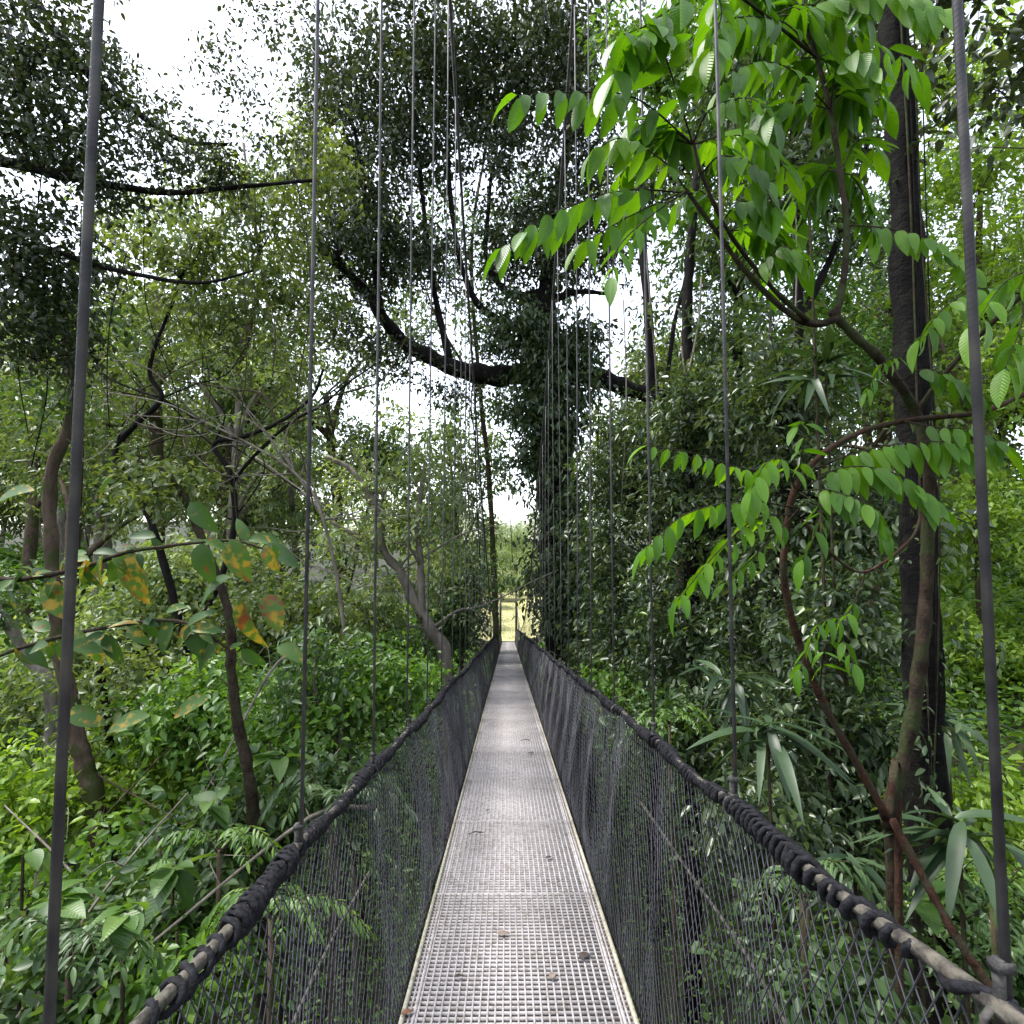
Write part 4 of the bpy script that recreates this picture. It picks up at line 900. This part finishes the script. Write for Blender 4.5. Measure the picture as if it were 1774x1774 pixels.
for a in [(230, 955, 2.75, 0, 1, 125, .7, .55), (90, 1005, 2.8, .25, 1, 100, .62, .6), (400, 935, 2.7, .35, 1, 105, .6, .55), (418, 1035, 2.7, .1, 1, 125, .75, .5), (460, 1030, 2.7, .3, .7, 95, .66, .55),
          (270, 930, 2.7, -1, -.1, 60, .1, .5), (350, 940, 2.7, .1, 1, 100, .3, .55), (180, 960, 2.75, -.3, 1, 80, .55, .5), (450, 950, 2.7, 1, .3, 100, .1, .5), (330, 1080, 2.7, .3, 1, 90, .2, .5),
          (30, 1000, 2.9, -.3, .8, 80, .6, .5), (300, 1075, 2.75, -.4, .9, 80, .3, .5), (380, 1110, 2.7, -.8, .7, 90, .2, .5), (120, 1100, 2.85, -.2, 1, 80, .4, .5), (400, 1000, 2.7, -1, .5, 100, .2, .55),
          (480, 1120, 2.7, 1, .4, 80, .4, .5), (60, 850, 2.9, -1, .1, 110, .3, .5), (330, 870, 2.7, .6, .8, 90, .2, .5), (200, 820, 2.8, -.7, .7, 80, .25, .5), (120, 1230, 2.8, .9, .4, 90, .4, .5), (260, 1240, 2.75, -.9, .2, 100, .5, .45), (360, 1210, 2.7, -.9, .3, 90, .55, .45)]:
    big_leaf(bl, *a)
spine = smooth_path(np.array(pts0[2:]), 6); spine2 = smooth_path(np.array([(-80, 1180, 3.2), (0, 1136, 3.0), (100, 1105, 2.9), (200, 1085, 2.8), (285, 1075, 2.75), (345, 1088, 2.7), (395, 1125, 2.7)]), 6)
for i in range(62):
    sp_ = spine if i % 2 else spine2; c = sp_[R.integers(4, len(sp_))]
    big_leaf(bl, c[0] + R.normal(0, 12), c[1] + R.normal(0, 8), c[2] + R.normal(0, .08), R.uniform(-1, 1), R.uniform(-.35, 1), R.uniform(34, 84), R.uniform(0, .42) if R.random() < .88 else R.uniform(.45, .62), R.uniform(.38, .52), R.uniform(-.3, .5))

# --- ground cover
ug = MB(); n = 13500
x = R.uniform(-36, 34, n); y = R.uniform(-3, 46, n); x[:2600] = R.uniform(4, 30, 2600); y[:2600] = R.uniform(-2, 26, 2600)
ok = ~((np.abs(x) < 3.5) & (y > 41)); x, y = x[ok], y[ok]
for i in range(len(x)):
    d = max(math.hypot(x[i], y[i] - 0), 3); L = R.choice([.009, .0115, .015]) * max(d, 7)
    k = 22
    h = R.uniform(.2, 1.6); c = np.array([x[i], y[i], float(terrain(x[i], y[i])) + h * .6])
    pos = c + R.normal(size=(k, 3)) * [.55, .55, .35 * h]
    ax = R.normal(size=(k, 3)) * [1, 1, .5]; ug.leaves(pos, ax, nrm(R.normal(size=(k, 3)) * .5 + [0, 0, 1]), L * R.uniform(.6, 1.3, k), .5, np.clip(R.random() * .6 + R.random(k) * .4, 0, 1), .25)
tag(ug.build('undergrowth', LM['lush']), 'dense green undergrowth covering the gully floor and banks', 'undergrowth', kind='stuff')
gr = MB(); n = 16000
x = R.uniform(-7, 6, n); y = R.uniform(45.8, 95, n); hgt = R.uniform(.05, .2, n)
gr.leaves(np.stack([x, y, terrain(x, y) + .02], -1), nrm(R.normal(size=(n, 3)) * .35 + [0, 0, 1]), nrm(R.normal(size=(n, 3)) + [0, -1, 0]), hgt, .25, None, .3)
tag(gr.build('grass', leaf_mat('leaf_grass', [(0, (.26, .28, .1)), (1, (.4, .38, .17))], trans=.3)), 'pale grass growing in the clearing', 'grass', kind='stuff')

for o in list(COL.objects):
    if '_o' in o: del o['_o']

# ------------------------------------------------------------------ light, camera
w = bpy.data.worlds.new('World'); SC.world = w; w.use_nodes = True
nt = w.node_tree; nt.nodes.clear()
SUN_EL, SUN_AZ = math.radians(64), math.radians(-80)   # azimuth from +Y towards +X
sky = nt.nodes.new('ShaderNodeTexSky'); sky.sky_type = 'NISHITA'; sky.sun_disc = False
sky.sun_elevation = SUN_EL; sky.sun_rotation = SUN_AZ; sky.air_density = 1.0; sky.dust_density = 1.5; sky.ozone_density = 1.0
hs_ = nt.nodes.new('ShaderNodeHueSaturation'); hs_.inputs['Saturation'].default_value = .42; nt.links.new(sky.outputs[0], hs_.inputs['Color'])
bg = nt.nodes.new('ShaderNodeBackground'); bg.inputs['Strength'].default_value = .15
ow = nt.nodes.new('ShaderNodeOutputWorld'); nt.links.new(hs_.outputs[0], bg.inputs[0]); nt.links.new(bg.outputs[0], ow.inputs[0])
sl = bpy.data.lights.new('sun', 'SUN'); sl.energy = 1.5; sl.angle = math.radians(14); sl.color = (1, .96, .9)
so = bpy.data.objects.new('sun', sl); COL.objects.link(so)
sd = np.array([math.sin(SUN_AZ) * math.cos(SUN_EL), math.cos(SUN_AZ) * math.cos(SUN_EL), math.sin(SUN_EL)])
from mathutils import Vector
so.rotation_euler = Vector(sd).to_track_quat('Z', 'Y').to_euler(); so.location = (0, 0, 40)
cam = bpy.data.cameras.new('camera'); co = bpy.data.objects.new('camera', cam); COL.objects.link(co)
cam.sensor_width = 36; cam.lens = 36 * F / 1774; cam.clip_start = .05; cam.clip_end = 2000
co.rotation_euler = (math.pi / 2 + PITCH, 0, 0); SC.camera = co
SC.view_settings.view_transform = 'Standard'; SC.view_settings.look = 'None'; SC.view_settings.exposure = 2.05; SC.view_settings.gamma = 1
SC.render.engine = 'CYCLES'
cy = SC.cycles; cy.max_bounces = 8; cy.diffuse_bounces = 5; cy.glossy_bounces = 2; cy.transmission_bounces = 5; cy.transparent_max_bounces = 4
cy.use_denoising = True; cy.caustics_reflective = False; cy.caustics_refractive = False
SC.render.use_persistent_data = False
